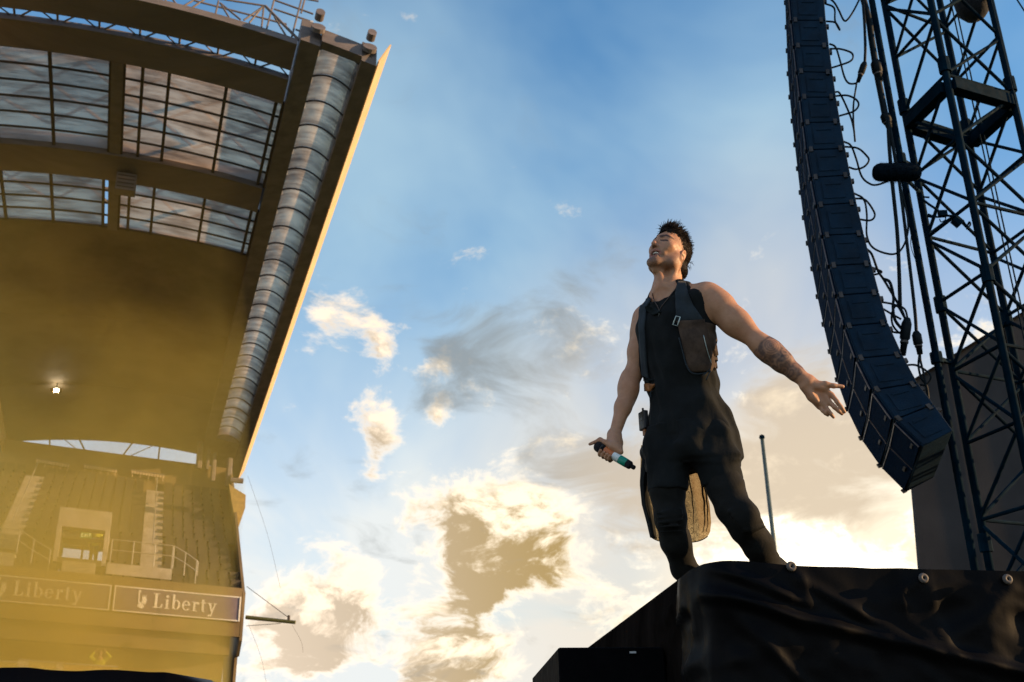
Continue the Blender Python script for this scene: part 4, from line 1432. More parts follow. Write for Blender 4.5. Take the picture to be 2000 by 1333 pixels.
for sx in (-1, 1):
    hcn((.052 * sx, .012, -.078), (.012 * sx, .074, -.112), .021, .017, .03)
    he((.045 * sx, .054, -.014), (.024, .024, .022), .025)
    hcn((.056 * sx, .0, -.04), (.053 * sx, .012, -.08), .024, .020, .03)
hcn((-.013, .071, -.112), (.013, .071, -.112), .0165, .0165, .02)                       # chin
hcn((-.040, .071, .027), (0, .084, .026), .012, .013, .018)
hcn((.040, .071, .027), (0, .084, .026), .012, .013, .018)
for sx in (-1, 1):
    he((.032 * sx, .096, .008), (.017, .014, .011), .012, 'sub')
    he((.032 * sx, .076, .007), (.016, .012, .010), .006)                              # closed, squinting lids
    hcn((.020 * sx, .087, .006), (.046 * sx, .074, .003), .0035, .003, .006)
hcn((0, .086, .018), (0, .110, -.026), .0085, .0115, .010)                             # nose
he((0, .106, -.030), (.013, .013, .010), .008)
for sx in (-1, 1):
    he((.0135 * sx, .094, -.034), (.0085, .010, .0075), .007)
    he((.0075 * sx, .102, -.042), (.0042, .006, .004), .003, 'sub')
    hcn((.020 * sx, .084, -.036), (.036 * sx, .066, -.060), .007, .009, .014)          # smile folds lift the cheek
    he((.034 * sx, .066, -.034), (.018, .014, .016), .016)
he((0, .088, -.0725), (.030, .030, .0185), .005, 'sub')                                # open laughing mouth
ULIP = [(-.029, .072, -.060), (-.015, .087, -.056), (0, .0925, -.0555), (.015, .087, -.056), (.029, .072, -.060)]
LLIP = [(-.030, .071, -.065), (-.018, .083, -.085), (0, .087, -.0925), (.018, .083, -.085), (.030, .071, -.065)]
B.chain([H_(*q) for q in ULIP], [.0045, .0055, .0055, .0055, .0045], .006)
B.chain([H_(*q) for q in LLIP], [.0045, .006, .0068, .006, .0045], .006)
for sx in (-1, 1):                                                                    # ears
    Mt = np.array(Matrix.Rotation(math.radians(-14 * sx), 3, 'Z'))
    he((.079 * sx, -.016, -.020), (.010, .020, .032), .006, 'add', Mt)
    he((.089 * sx, -.012, -.018), (.008, .0125, .020), .004, 'sub', Mt)
    he((.077 * sx, -.006, -.044), (.008, .010, .010), .006)
    he((.082 * sx, -.015, -.020), (.0055, .005, .010), .004)
# throat: sternomastoids and larynx
for sx in (-1, 1):
    B.cone(H_(.058 * sx, -.022, -.065), NB + lL * .030 * sx + fL * .045 + ZZ * .0, .017, .013, .025)
B.cone(H_(0, .035, -.105), NB + fL * .062 + ZZ * .012, .020, .016, .03)
he((0, .045, -.135), (.012, .013, .016), .02)
for sx, S_ in ((1, SL), (-1, SR)):                                                    # collar bones
    B.cone(NB + fL * .062 + lL * .02 * sx - ZZ * .004, S_ - lL * .03 * sx + fL * .035 + ZZ * .02, .010, .009, .02)
# left arm (towards the right of the picture)
axL = unit(EL - SL)
upL = unit(np.cross(np.cross(axL, ZZ), axL))
B.chain([SL, SL + (EL - SL) * .28 + upL * .004, SL + (EL - SL) * .55, EL], [.064, .061, .056, .041], .04)
B.ell(SL + axL * .045 + upL * .012, np.stack([axL, np.cross(axL, upL), upL], 1), (.085, .060, .060), .04)          # deltoid
B.ell(SL + (EL - SL) * .56 + upL * .012 + np.array([0, -.012, 0]), np.stack([axL, np.cross(axL, upL), upL], 1), (.090, .040, .040), .03)   # biceps
B.ell(SL + (EL - SL) * .52 - upL * .022, np.stack([axL, np.cross(axL, upL), upL], 1), (.10, .038, .034), .03)     # triceps
axF = unit(WL - EL)
upF = unit(np.cross(np.cross(axF, ZZ), axF))
B.chain([EL, EL + (WL - EL) * .22, EL + (WL - EL) * .5, EL + (WL - EL) * .8, WL], [.041, .050, .044, .032, .028], .03)
B.ell(EL + (WL - EL) * .25 + upF * .014, np.stack([axF, np.cross(axF, upF), upF], 1), (.075, .034, .034), .03)
B.cone(EL - upF * .012 - axF * .0, EL - upF * .024 + axF * .02, .026, .022, .03)
# armpit fold
B.cone(SL - lL * .02 + fL * .05 - ZZ * .01, PX(1376, 624, 4.28), .036, .026, .04)
B.cone(PX(1392, 612, 4.205), PX(1388, 634, 4.22), .010, .006, .016, 'sub')
# right arm
axR = unit(ER - SR)
B.chain([SR, SR + (ER - SR) * .3, SR + (ER - SR) * .6, ER], [.055, .051, .046, .037], .04)
B.ell(SR + axR * .04, np.stack([axR, np.cross(axR, lL), lL], 1), (.075, .050, .050), .04)
B.chain([ER, ER + (WR - ER) * .25, ER + (WR - ER) * .55, WR], [.038, .043, .036, .0255], .03)
B.ell(ER + (WR - ER) * .25 - lL * .006, np.stack([unit(WR - ER), fL, lL], 1), (.075, .036, .036), .03)

# left hand, open with the palm to the viewer
HY = 4.165
hp = lambda x_, y_, dy=0.0: PX(x_, y_, HY + dy)
bases = [hp(1624, 772, .0), hp(1619, 786, .004), hp(1611, 793, .008), hp(1600, 795, .012)]
wr = [hp(1583, 741), hp(1580, 746), hp(1575, 751), hp(1570, 756)]
for i in range(4):
    B.chain([wr[i], (wr[i] + bases[i]) / 2 + np.array([0, .004, 0]), bases[i]], [.019, .0165, .0125], .014)
B.cone(WL, (wr[1] + wr[2]) / 2, .028, .024, .02)
hax = lambda a, b: (lambda q: np.stack([q, np.array([0, 1.0, 0]), np.cross(q, [0, 1.0, 0])], 1))(unit((hp(*b) - hp(*a)) * [1, 0, 1]))
B.ell(hp(1600, 757, -.010), hax((1582, 750), (1618, 752)), (.040, .017, .018), .014)      # thumb mount
B.ell(hp(1588, 774, -.006), hax((1574, 756), (1600, 792)), (.044, .016, .016), .014)      # heel of the hand
B.ell(hp(1603, 771, -.022), hax((1588, 762), (1620, 781)), (.028, .009, .015), .014, 'sub')
FING = [[(1624, 771, 0), (1635, 785, -.012), (1643, 796, -.010), (1649.5, 805, .0)],
        [(1619, 785, .004), (1630, 796, -.008), (1638, 803, -.006), (1644.5, 809, .004)],
        [(1611, 793, .008), (1618, 803, -.004), (1623, 809, -.004), (1628, 815.5, .004)],
        [(1600, 795, .012), (1607, 803, .004), (1612, 808, .004), (1617, 812, .010)]]
for q, r0 in zip(FING, (.0098, .0098, .0092, .0082)):
    B.chain([hp(*p) for p in q], [r0 * 1.12, r0, r0 * .92, r0 * .74], .004)
B.chain([hp(1592, 752, -.006), hp(1612, 751, -.014), hp(1628, 754, -.016), hp(1645.5, 755.5, -.012)], [.019, .0135, .0105, .0088], .008)

# microphone axis, right hand closed round it
MA, MZ = PX(1163, 869.5, 4.385), PX(1237, 913, 4.31)
mx = unit(MZ - MA)
mu = unit(np.cross(np.cross(mx, np.array([0, 1.0, 0])), mx))         # towards / away from the viewer
mu = np.array([0, 1.0, 0]) - mx * mx[1]
mu = unit(mu)                                                         # away from the viewer
mv = unit(np.cross(mx, mu))
if mv[2] < 0:
    mv = -mv                                                          # up, across the axis
MLEN = np.linalg.norm(MZ - MA)
RMIC = .0195


def on_mic(t, ang, r):                                                # ang 90 = above, 180 = far side, 270 = below, 0 = viewer side
    g = math.radians(ang)
    return MA + mx * t + (-mu * math.cos(g) + mv * math.sin(g)) * r


PALM = [on_mic(t, 115, .040) for t in (.035, .060, .085, .108)]
for i, p in enumerate(PALM):
    B.chain([WR + (mx * (-.012 + .008 * i)), (WR + p) / 2 + mu * .006 + mv * .006, p], [.022, .019, .0135], .014)
for i, (t0, t1) in enumerate(((.030, .046), (.053, .064), (.074, .082), (.093, .098))):
    rr = (.0095, .0098, .0094, .0084)[i]
    B.chain([on_mic(t0 + .006, 118, .040), on_mic(t0 + .004, 175, RMIC + .014), on_mic((t0 + t1) / 2, 232, RMIC + .0105), on_mic(t1, 285, RMIC + .0085), on_mic(t1 + .002, 325, RMIC + .0078)],
            [rr * 1.2, rr * 1.1, rr, rr * .92, rr * .75], .004)
B.chain([WR + mx * .006 - mu * .012, on_mic(.075, 75, .034), on_mic(.035, 80, .031), on_mic(.005, 84, .031), PX(1152, 868, 4.375)], [.023, .018, .0125, .0100, .0072], .012)   # thumb along the top
B.cone(WR, on_mic(.10, 80, .034), .024, .020, .02)
B.cone(on_mic(.085, 80, .036), on_mic(.125, 70, .030), .020, .013, .014)             # heel
# legs and feet
for h_, k_, a_, tw in ((HL, KL, AL, unit(np.array([.0, -1, 0]))), (HR, KR, AR, unit(np.array([-.2, -1, 0])))):
    pth = [h_ - ZZ * .02] + (LEGL if a_ is AL else LEGR) + [a_]
    B.chain(pth, list(np.linspace(.062, .040, len(pth) - 1)) + [.034], .03)
    B.chain([a_ - ZZ * .05, a_ - ZZ * .062 + tw * .12, a_ - ZZ * .072 + tw * .18], [.038, .030, .022], .03)
BV, BF = B.mesh()
# tone per vertex: stubble, lips, brows, nostrils, tattoo
loc = (BV - HC) @ HM / HS
col_ = np.tile(np.array([.47, .25, .14]), (len(BV), 1))


def blend(mask, c):
    m = np.clip(mask, 0, 1)[:, None]
    col_[:] = col_ * (1 - m) + np.array(c) * m


nz = lambda f_, s_=0: np.array([mnoise_val(p * f_ + s_) for p in BV[sel]])
from mathutils import noise as _mn


def mnoise_val(p):
    return _mn.noise(Vector(p))


onhead = np.linalg.norm(loc, axis=1) < .19
x_, y_, z_ = loc[:, 0], loc[:, 1], loc[:, 2]
# red in ears, nose and cheeks
blend(onhead * .35 * np.exp(-((np.abs(x_) - .085) / .02) ** 2 - ((z_ + .02) / .04) ** 2), (.50, .19, .12))
blend(onhead * .30 * np.exp(-((y_ - .108) / .02) ** 2 - ((z_ + .03) / .02) ** 2), (.50, .20, .14))
# stubble over the jaw, chin and upper lip
st = np.clip((-.050 - z_ + .30 * np.maximum(0, .02 - y_) * 0) / .022, 0, 1) * np.clip((y_ + .005) / .03, 0, 1)
side = np.clip((np.abs(x_) - .045) / .012, 0, 1) * np.clip((.045 - y_) / .03, 0, 1) * np.clip((.0 - z_) / .03, 0, 1) * np.clip((y_ + .012) / .02, 0, 1)
mous = np.exp(-((z_ + .049) / .007) ** 2) * np.clip((.034 - np.abs(x_)) / .01, 0, 1) * np.clip((y_ - .06) / .02, 0, 1)
neckf = np.clip((z_ + .150) / .03, 0, 1)
blend(onhead * np.clip(st * .50 * neckf + side * .40 + mous * .55, 0, .62), (.12, .078, .058))
goat = np.exp(-((z_ + .112) / .022) ** 2 - (x_ / .034) ** 2) * (y_ > .05)
blend(onhead * goat * .60, (.05, .033, .026))
# lips; mouth hollow and nostrils painted dark for the shade inside
xz = np.stack([x_, z_], 1)
frontal = onhead & (y_ > .045)


def seg2(a, b):
    a, b = np.array([a[0], a[2]]), np.array([b[0], b[2]])
    t = np.clip(((xz - a) @ (b - a)) / ((b - a) @ (b - a)), 0, 1)
    return np.linalg.norm(xz - a - t[:, None] * (b - a), axis=1)


dl = np.min([seg2(a, b) for L_ in (ULIP, LLIP) for a, b in zip(L_[:-1], L_[1:])], 0)
inm = ((x_ / .028) ** 2 + ((z_ + .073) / .0185) ** 2 < 1) & (y_ > .045) & (y_ < .0895) & (dl > .0042)
blend(inm * 1.0, (.05, .010, .009))
blend(frontal * np.clip((.0070 - dl) / .003, 0, 1) * .75 * (y_ > .066), (.34, .12, .09))
for sx in (-1, 1):
    blend(onhead * np.clip((.0062 - np.linalg.norm(loc - np.array([.0075 * sx, .100, -.041]), axis=1)) / .002, 0, 1), (.05, .02, .015))
    # lash line and brow
    for (a, b, r_, c, al) in (((.018 * sx, 0, .0035), (.049 * sx, 0, .001), .0058, (.030, .018, .013), .95), ((.014 * sx, 0, .024), (.034 * sx, 0, .033), .0085, (.022, .014, .010), .95),
                              ((.034 * sx, 0, .033), (.056 * sx, 0, .026), .0070, (.022, .014, .010), .92)):
        d = seg2(a, b)
        blend(frontal * np.clip((r_ - d) / (r_ * .35), 0, 1) * al, c)
# forearm tattoo: a rose near the elbow, leaves and shading down to the wrist
t = ((BV - EL) @ (WL - EL)) / ((WL - EL) @ (WL - EL))
ra = np.linalg.norm(BV - EL - t[:, None] * (WL - EL), axis=1)
sel = (t > -.05) & (t < 1.0) & (ra < .085) & (BV[:, 0] > 1.0)
ink = np.zeros(len(BV))
P_ = BV[sel]
ts = t[sel]
vv = (P_ - EL) @ upF
lf = np.linalg.norm(WL - EL)
rc = np.stack([(ts - .20) * lf, vv - .010], 1)
rr = np.hypot(rc[:, 0], rc[:, 1])
th = np.arctan2(rc[:, 1], rc[:, 0])
nn = np.array([_mn.noise(Vector(p * 38)) for p in P_])
n2_ = np.array([_mn.noise(Vector(p * 85 + np.array([3, 1, 7]))) for p in P_])
rose = .5 + .5 * np.sin(rr * 620 + th * 1.0 + nn * 2.6)
leaf = .5 + .5 * np.sin(nn * 9 + ts * 30)
v_ = np.where(rr < .043, .25 + .6 * np.clip(rose - .25, 0, 1), .45 + .45 * leaf)
v_ = np.where((rr >= .040) & (rr < .058) & (ts < .22), .95, v_)
edge = np.clip((ts - .02 - .02 * nn) / .03, 0, 1) * np.clip((.93 - ts + .03 * nn) / .03, 0, 1)
ink[sel] = np.clip(v_ + .25 * n2_, 0, 1) * edge * .96
blend(ink, (.055, .044, .042))
body = mesh_obj('body', BV, BF, M_skin, singer, col_, 1)

# --- clothing -----------------------------------------------------------
fold = lambda ang, Z: .005 * np.sin(5 * ang + 9 * Z) + .0045 * np.sin(9 * ang - 14 * Z + 1 + 2 * np.sin(3 * ang)) + .004 * np.sin(3 * ang + 31 * Z + np.sin(7 * Z)) + .003 * np.sin(2 * ang - 47 * Z)
T = Field((.38, 3.98, 2.45), (1.35, 4.82, 3.62), .005)
body_core(T, .010)
TS = [(600, 1318, .158, .116), (680, 1322, .180, .132), (720, 1326, .172, .124), (770, 1335, .160, .114), (810, 1342, .188, .132), (850, 1346, .212, .148), (885, 1347, .205, .145), (915, 1347, .17, .12)]
T.loft([PX(x_, y_) for y_, x_, a_, b_ in TS], [q[2] for q in TS], [q[3] for q in TS], None, lL, fL, 0, .03, wob=fold)
T.cone(SL - lL * .02 + fL * .05 - ZZ * .02, PX(1376, 634, 4.29), .044, .034, .04)
# openings: neck scoop, arm holes
T.ell(NB + fL * .075 - ZZ * .008, np.stack([lL, fL, ZZ], 1), (.078, .075, .075), .006, 'sub')
T.ell(NB + ZZ * .055, np.stack([lL, fL, ZZ], 1), (.085, .085, .062), .006, 'sub')
for S_, s_ in ((SL, 1), (SR, -1)):
    T.cone(S_ + lL * .020 * s_ + ZZ * .06, S_ + lL * .024 * s_ - ZZ * .065, .090, .066, .006, 'sub')
    T.cone(S_ + lL * .05 * s_, S_ + lL * .16 * s_ + ZZ * .0, .09, .10, .006, 'sub')
TV, TF = T.mesh()


def drape(V, F_, amp, fx, fz, seed):
    n = np.zeros_like(V)
    fn_ = np.cross(V[F_[:, 2]] - V[F_[:, 0]], V[F_[:, 3]] - V[F_[:, 1]])
    for q in range(4):
        np.add.at(n, F_[:, q], fn_)
    n /= np.linalg.norm(n, axis=1)[:, None] + 1e-9
    d = np.array([1 - 2 * abs(_mn.noise(Vector((p[0] * fx + p[2] * 3, p[1] * fx, p[2] * fz + seed)))) + .6 * _mn.noise(Vector((p[0] * fx * 2.3, p[1] * fx * 2.3, p[2] * fz * 2.6 + seed))) for p in V])
    return V + n * (amp * (d - .45))[:, None]


TV = drape(TV, TF, .0055, 11, 5, 3)
tee = mesh_obj('tank_top', TV, TF, M_tee, singer, None, 2)
bvh = BVHTree.FromPolygons([Vector(v) for v in TV], [tuple(int(i) for i in f) for f in TF])

S = Field((.38, 3.90, ZT - .02), (1.45, 4.84, 2.90), .005)
# drop-crotch shorts over stretch trousers
CR = PX(1349, 905, 4.40)
S.loft([PX(1342, 835), PX(1343, 880), CR, CR - ZZ * .02], [.198, .222, .218, .19], [.138, .145, .14, .12], None, lL, fL, 0, .03, wob=lambda ang, Z: 1.8 * fold(ang, Z))
HRB, HLB = PX(1304, 955, 4.37), PX(1416, 955, 4.30)
S.chain([PX(1306, 870, 4.42), HRB], [.105, .086], .04)
S.chain([PX(1388, 870, 4.34), HLB], [.110, .084], .04)
S.put(lambda X, Y, Z: (HRB[2] + .012 * np.sin(9 * X + 4 * Y) - Z) + 0 * X, HRB - [.4, .5, .3], HLB + [.4, .5, .1], .004, 'cut')
SV, SF = S.mesh()
SV = drape(SV, SF, .0065, 10, 4.5, 9)
mesh_obj('shorts', SV, SF, M_tee, singer, None, 2)
L = Field((.38, 3.90, ZT - .02), (1.60, 4.84, 2.80), .005)
L.chain(LEGR + [AR], [.088, .074, .066, .063, .055, .044], .03)
L.chain(LEGL + [AL], [.09, .077, .071, .068, .063, .058, .048], .03)
L.ell(PX(1455, 1010, 4.22), np.stack([lL, fL, ZZ], 1), (.062, .055, .075), .03)
for k_ in range(5):                                   # creases behind the knee and down the shin
    for q0, q1, rr in ((PX(1283 + 2 * k_, 1003 + 9 * k_, 4.30), PX(1330 + 3 * k_, 996 + 10 * k_, 4.30), .004), (PX(1424 + 8 * k_, 1000 + 9 * k_, 4.19), PX(1462 + 8 * k_, 985 + 11 * k_, 4.20), .007)):
        L.cone(q0, q1, rr, rr * .6, .02)
LV, LF = L.mesh()
LV = drape(LV, LF, .0026, 9, 13, 5)
mesh_obj('trousers', LV, LF, M_leg, singer, None, 2)
for a_, tw in ((AL, unit(np.array([.0, -1, 0]))), (AR, unit(np.array([-.2, -1, 0])))):
    K_ = Field(a_ - [.16, .34, .11], a_ + [.16, .16, .06], .006)
    K_.chain([a_ - ZZ * .045 - tw * .02, a_ - ZZ * .05 + tw * .10, a_ - ZZ * .062 + tw * .19], [.055, .046, .036], .03)
    K_.put(lambda X, Y, Z: (ZT + .004 - Z) + 0 * X + 0 * Y, a_ - [.2, .4, .2], a_ + [.2, .2, .1], .004, 'cut')
    V_, F__ = K_.mesh()
    mesh_obj('shoe', V_, F__, M_leg, singer, None, 1)


def patch(left, right, rows, cols, off, thick, name, mat, bv=bvh, crown=0.0):
    """cloth panel laid on the garment under two outline curves given as picture points"""
    li = np.linspace(0, 1, len(left))
    g, nn_ = [], []
    for i in range(rows + 1):
        t = i / rows
        a = np.array([np.interp(t, li, [q[k_] for q in left]) for k_ in (0, 1)])
        b = np.array([np.interp(t, np.linspace(0, 1, len(right)), [q[k_] for q in right]) for k_ in (0, 1)])
        row = []
        for j in range(cols + 1):
            q = a + (b - a) * j / cols
            d = ray(*q)
            hit = bv.ray_cast(Vector(CAM), Vector(d))
            if hit[0] is None:
                hit = bv.find_nearest(Vector(CAM + d * 4.62))
            n_ = np.array(hit[1])
            if n_ @ d > 0:
                n_ = -n_
            cr = crown * (1 - (2 * j / cols - 1) ** 2) * min(1, 3 * t) * min(1, 4 * (1 - t) + .2)
            row.append(np.array(hit[0]) + n_ * (off + cr))
            nn_.append(-n_ * (thick + cr * .3))
        g.append(row)
    return MB().sheet(g, nn_).build(name, mat, singer, smooth=True)


# harness: slate strap over the left shoulder widening into a brown canvas pouch, narrow strap on the right
patch([(1324, 553), (1320, 574), (1319, 600), (1323, 632)], [(1340, 553), (1345, 574), (1355, 598), (1374, 628)], 14, 8, .010, .008, 'harness_strap', M_strap)
patch([(1322, 628), (1328, 655), (1337, 690), (1343, 716), (1349, 728)], [(1374, 624), (1381, 655), (1389, 690), (1393, 712), (1388, 727)], 22, 12, .013, .012, 'chest_pouch', M_pouch, crown=.018)
patch([(1375, 630), (1381, 655), (1389, 700), (1392, 720)], [(1392, 634), (1396, 655), (1401, 690), (1404, 721)], 16, 6, .010, .008, 'side_panel', M_pouch)
patch([(1345, 724), (1365, 731)], [(1349, 728), (1385, 727)], 3, 10, .018, .014, 'pouch_base', M_pouch) if False else None
patch([(1271, 578), (1252, 600), (1249.5, 640), (1253, 690), (1257, 742)], [(1277, 577), (1265, 602), (1260, 640), (1263.5, 690), (1270, 750)], 24, 4, .010, .008, 'harness_strap', M_strap)
patch([(1258, 750), (1259, 763)], [(1271, 750), (1271, 765)], 3, 4, .010, .010, 'leather_tab', pmat('orange_leather', (.34, .13, .04), .6, var=.2, scale=20))


def line_on(pts, r, name, mat, off=.012, bv=bvh, par=None, n=5, sm=True):
    out = []
    for q in pts:
        d = ray(*q)
        h_ = bv.ray_cast(Vector(CAM), Vector(d))
        if h_[0] is None:
            h_ = bv.find_nearest(Vector(CAM + d * 4.62))
        out.append(np.array(h_[0]) - d * off)
    return MB().tube(spline(out, n), r, 6).build(name, mat, par or singer, smooth=sm)


M_buck = pmat('pale_steel_buckle', (.42, .50, .48), .35, .6, var=.1)
bq = [(1320.5, 618), (1328.5, 620), (1323, 637), (1314, 634.5)]
line_on(bq + [bq[0], bq[1]], .0032, 'buckle', M_buck, .022, n=1)
line_on([(1374, 655), (1379, 676), (1384, 694), (1390, 712)], .0018, 'pouch_zip', M_buck, .030)
line_on([(1392, 708), (1393, 718), (1386, 728), (1379, 743)], .0028, 'zip_pull', M_strap, .026)
line_on([(1388, 720), (1380, 728), (1373, 734)], .0022, 'zip_pull', M_strap, .024)
line_on([(1258, 761), (1253, 767), (1248, 774)], .0035, 'zip_pull', M_strap, .014)
line_on([(1326, 660), (1334, 690), (1340, 712), (1349, 727), (1362, 731), (1378, 729)], .0030, 'pouch_piping', M_strap, .020)
# necklace cords and cross
bvb = BVHTree.FromPolygons([Vector(v) for v in np.concatenate([BV, TV])], [tuple(int(i) for i in f) for f in np.concatenate([BF, TF + len(BV)])])
M_cord = pmat('dark_cord', (.05, .03, .02), .6)
line_on([(1322, 562), (1315, 570), (1307, 580), (1299, 590), (1292, 599), (1288, 606)], .0022, 'necklace', M_cord, .005, bvb)
line_on([(1274, 573), (1276, 583), (1280, 592), (1285, 600), (1287, 606)], .0022, 'necklace', M_cord, .005, bvb)
pc = np.array(bvb.ray_cast(Vector(CAM), Vector(ray(1287, 612)))[0]) - ray(1287, 612) * .006
cx = MB()
cx.box(pc, RT * .0035, FW * .0025, UP * .016)
cx.box(pc + UP * .005, RT * .010, FW * .0025, UP * .0035)
cx.build('cross_pendant', pmat('gunmetal_pendant', (.10, .12, .14), .35, .8), singer)
# ear monitor and its lead
ce_ = H_(.084, -.010, -.022)
MB().tube([ce_ - l2 * .006, ce_ + l2 * .004], [.0085, .006], 10).build('ear_monitor', pmat('amber_ear_monitor', (.75, .55, .30), .25, var=.2, scale=50), singer, smooth=True)
MB().tube(spline([ce_ + l2 * .003, H_(.086, -.022, -.044), H_(.078, -.030, -.075), H_(.066, -.036, -.11), H_(.058, -.045, -.145)], 5), .0010, 5).build('ear_monitor_lead', pmat('clear_lead', (.25, .16, .10), .4), singer)
# teeth
tg = []
for k_ in range(9):
    g = -1 + 2 * k_ / 8
    x__ = .0235 * math.sin(g * 1.15)
    y__ = .064 + .0215 * math.cos(g * 1.15)
    tg.append([H_(x__, y__, -.0585), H_(x__, y__ + .001, -.0685)])
tt_ = MB()
for a, b in zip(tg[:-1], tg[1:]):
    e = (b[0] - a[0]) * .04
    tt_.hexa([a[1] + e, b[1] - e, b[1] - e - f2 * .006, a[1] + e - f2 * .006, a[0] + e, b[0] - e, b[0] - e - f2 * .006, a[0] + e - f2 * .006])
tt_.build('teeth', pmat('tooth_enamel', (.80, .74, .64), .3, var=.05), singer)
# belt pack at the right hip
bp = PX(1257, 822, 4.44)
bl = unit(-lL * .6 + fL * .8)
bs = unit(np.cross(bl, ZZ))
MB().box(bp, bs * .030, bl * .012, ZZ * .044).build('belt_pack', pmat('black_belt_pack', (.008, .008, .010), .45, bump=.2), singer, bevel=.005)
MB().box(bp + bl * .0125 + ZZ * .006, bs * .012, bl * .001, ZZ * .005).build('pack_label', pmat('grey_print', (.12, .12, .12), .5), singer)
MB().tube([bp + ZZ * .044, bp + ZZ * .060], .005, 8).build('pack_aerial', M_cord, singer)
MB().box(bp - ZZ * .058 - bs * .004, bs * .010, bl * .006, ZZ * .014).build('leather_tab', pmat('orange_leather', (.34, .13, .04)), singer)

# long thin knitted tail hanging behind the legs
def knit_mat():
    mt = bpy.data.materials.new('loose_black_knit')
    mt.use_nodes = True
    t = NT(mt.node_tree)
    o = t.n('ShaderNodeOutputMaterial')
    co = t.n('ShaderNodeTexCoord').outputs['Object']
    k1 = t.noise(t.v('MULTIPLY', co, (1, 1, 1.6)), 260, 3, .6)
    k2 = t.noise(co, 40, 5, .6)
    hole = t.m('MULTIPLY', t.ramp(k1, .38, .56), t.ramp(k2, .28, .62, .55, 1.0))
    df = t.n('ShaderNodeBsdfDiffuse')
    df.inputs[0].default_value = (.02, .017, .014, 1)
    tl = t.n('ShaderNodeBsdfTranslucent')
    tl.inputs[0].default_value = (.10, .065, .03, 1)
    ad = t.n('ShaderNodeAddShader')
    t.put(ad.inputs[0], df.outputs[0])
    t.put(ad.inputs[1], tl.outputs[0])
    tp = t.n('ShaderNodeBsdfTransparent')
    tp.inputs[0].default_value = (.80, .58, .30, 1)
    mx_ = t.n('ShaderNodeMixShader')
    t.put(mx_.inputs[0], t.m('MULTIPLY', hole, .60))
    t.put(mx_.inputs[1], ad.outputs[0])
    t.put(mx_.inputs[2], tp.outputs[0])
    t.put(o.inputs[0], mx_.outputs[0])
    return mt


M_knit = knit_mat()
lx = [(870, 1252), (943, 1250), (985, 1254), (1020, 1263), (1048, 1270)]
rx = [(870, 1366), (943, 1376), (985, 1386), (1020, 1389), (1040, 1387), (1048, 1382)]
g = []
for i in range(40):
    v = i / 39
    y_p = 870 + 178 * v
    a = np.interp(y_p, *zip(*lx))
    b = np.interp(y_p, *zip(*rx))
    row = []
    for j in range(57):
        u = j / 56
        sag = 12 * (1 - (2 * u - 1) ** 4) * v ** 3
        Yd = 4.60 + .012 * math.sin(u * 17 + .9 * math.sin(v * 4)) * (.3 + v) + .005 * math.sin(u * 37 + 2 + 2 * v) * v - .06 * (2 * u - 1) ** 2
        row.append(PX(a + (b - a) * u, y_p + sag, Yd))
    g.append(row)
MB().sheet(g).build('knit_tail', M_knit, singer, smooth=True)
# thicker folds and hem of the knit
for u, w0 in ((.76, .003), (.93, .005), (.975, .004)):
    pts = [g[i][int(u * 56 + (2.5 * math.sin(i * .12)) * (i / 39))] - np.array([0, .004, 0]) for i in range(6, 39, 3)]
    MB().tube(spline(pts, 3), [w0 * (.4 + .6 * math.sin(math.pi * min(1, .15 + k_ / (3 * len(pts))))) for k_ in range(3 * (len(pts) - 1) + 1)], 6).build('knit_fold', M_tee, singer, smooth=True)
MB().tube(g[39], .0022, 5).build('knit_hem', M_tee, singer)
# solid dark side of the same garment at the far hip
lx2 = [(836, 1266), (880, 1255), (943, 1249.5), (985, 1253.5), (1020, 1263), (1050, 1270)]
rx2 = [(836, 1288), (880, 1276), (943, 1264), (985, 1271), (1020, 1279), (1050, 1283)]
g2 = []
for i in range(24):
    y_p = 836 + 214 * i / 23
    a, b = np.interp(y_p, *zip(*lx2)), np.interp(y_p, *zip(*rx2))
    g2.append([PX(a + (b - a) * j / 8, y_p + 3 * (j / 8), 4.50 - .03 * math.sin(j / 8 * 3) + .004 * math.sin(j * 2 + i * .3)) for j in range(9)])
MB().sheet(g2, np.array([0, .006, 0])).build('garment_side', M_tee, singer, smooth=True)

# --- hair -----------------------------------------------------------------
HF = Field(HC - .19, HC + .19, .0034)
HF.ell(H_(0, -.015, .037), HM, np.array([.0770, .1005, .089]) * HS, .01)
HF.ell(H_(0, .022, .096), HM, np.array([.052, .066, .040]), .03)                      # longer top
HF.cone(H_(-.03, -.075, -.055), H_(.03, -.075, -.055), .036, .036, .03)
HF.cone(H_(.0, -.055, -.10), H_(.0, -.085, -.03), .040, .04, .03)


def hairline(X, Y, Z):
    dx, dy, dz = X - HC[0], Y - HC[1], Z - HC[2]
    lx_ = dx * HM[0, 0] + dy * HM[1, 0] + dz * HM[2, 0]
    ly_ = dx * HM[0, 1] + dy * HM[1, 1] + dz * HM[2, 1]
    lz_ = dx * HM[0, 2] + dy * HM[1, 2] + dz * HM[2, 2]
    lx_, ly_, lz_ = lx_ / HS, ly_ / HS, lz_ / HS
    f_ = .010 * np.sin(lx_ * 160) * (ly_ > .03) + np.interp(ly_, [-.12, -.07, -.034, -.026, -.004, .010, .022, .05, .075, .10], [-.15, -.14, -.10, -.01, -.006, .018, .040, .060, .066, .072])
    return (f_ - lz_) * .75


HF.put(hairline, HC - .18, HC + .18, .004, 'cut')
HV, HF_ = HF.mesh()
hair = mesh_obj('hair', HV, HF_, M_hair, singer, None, 1)
mb = MB()
R_ = random.Random(11)


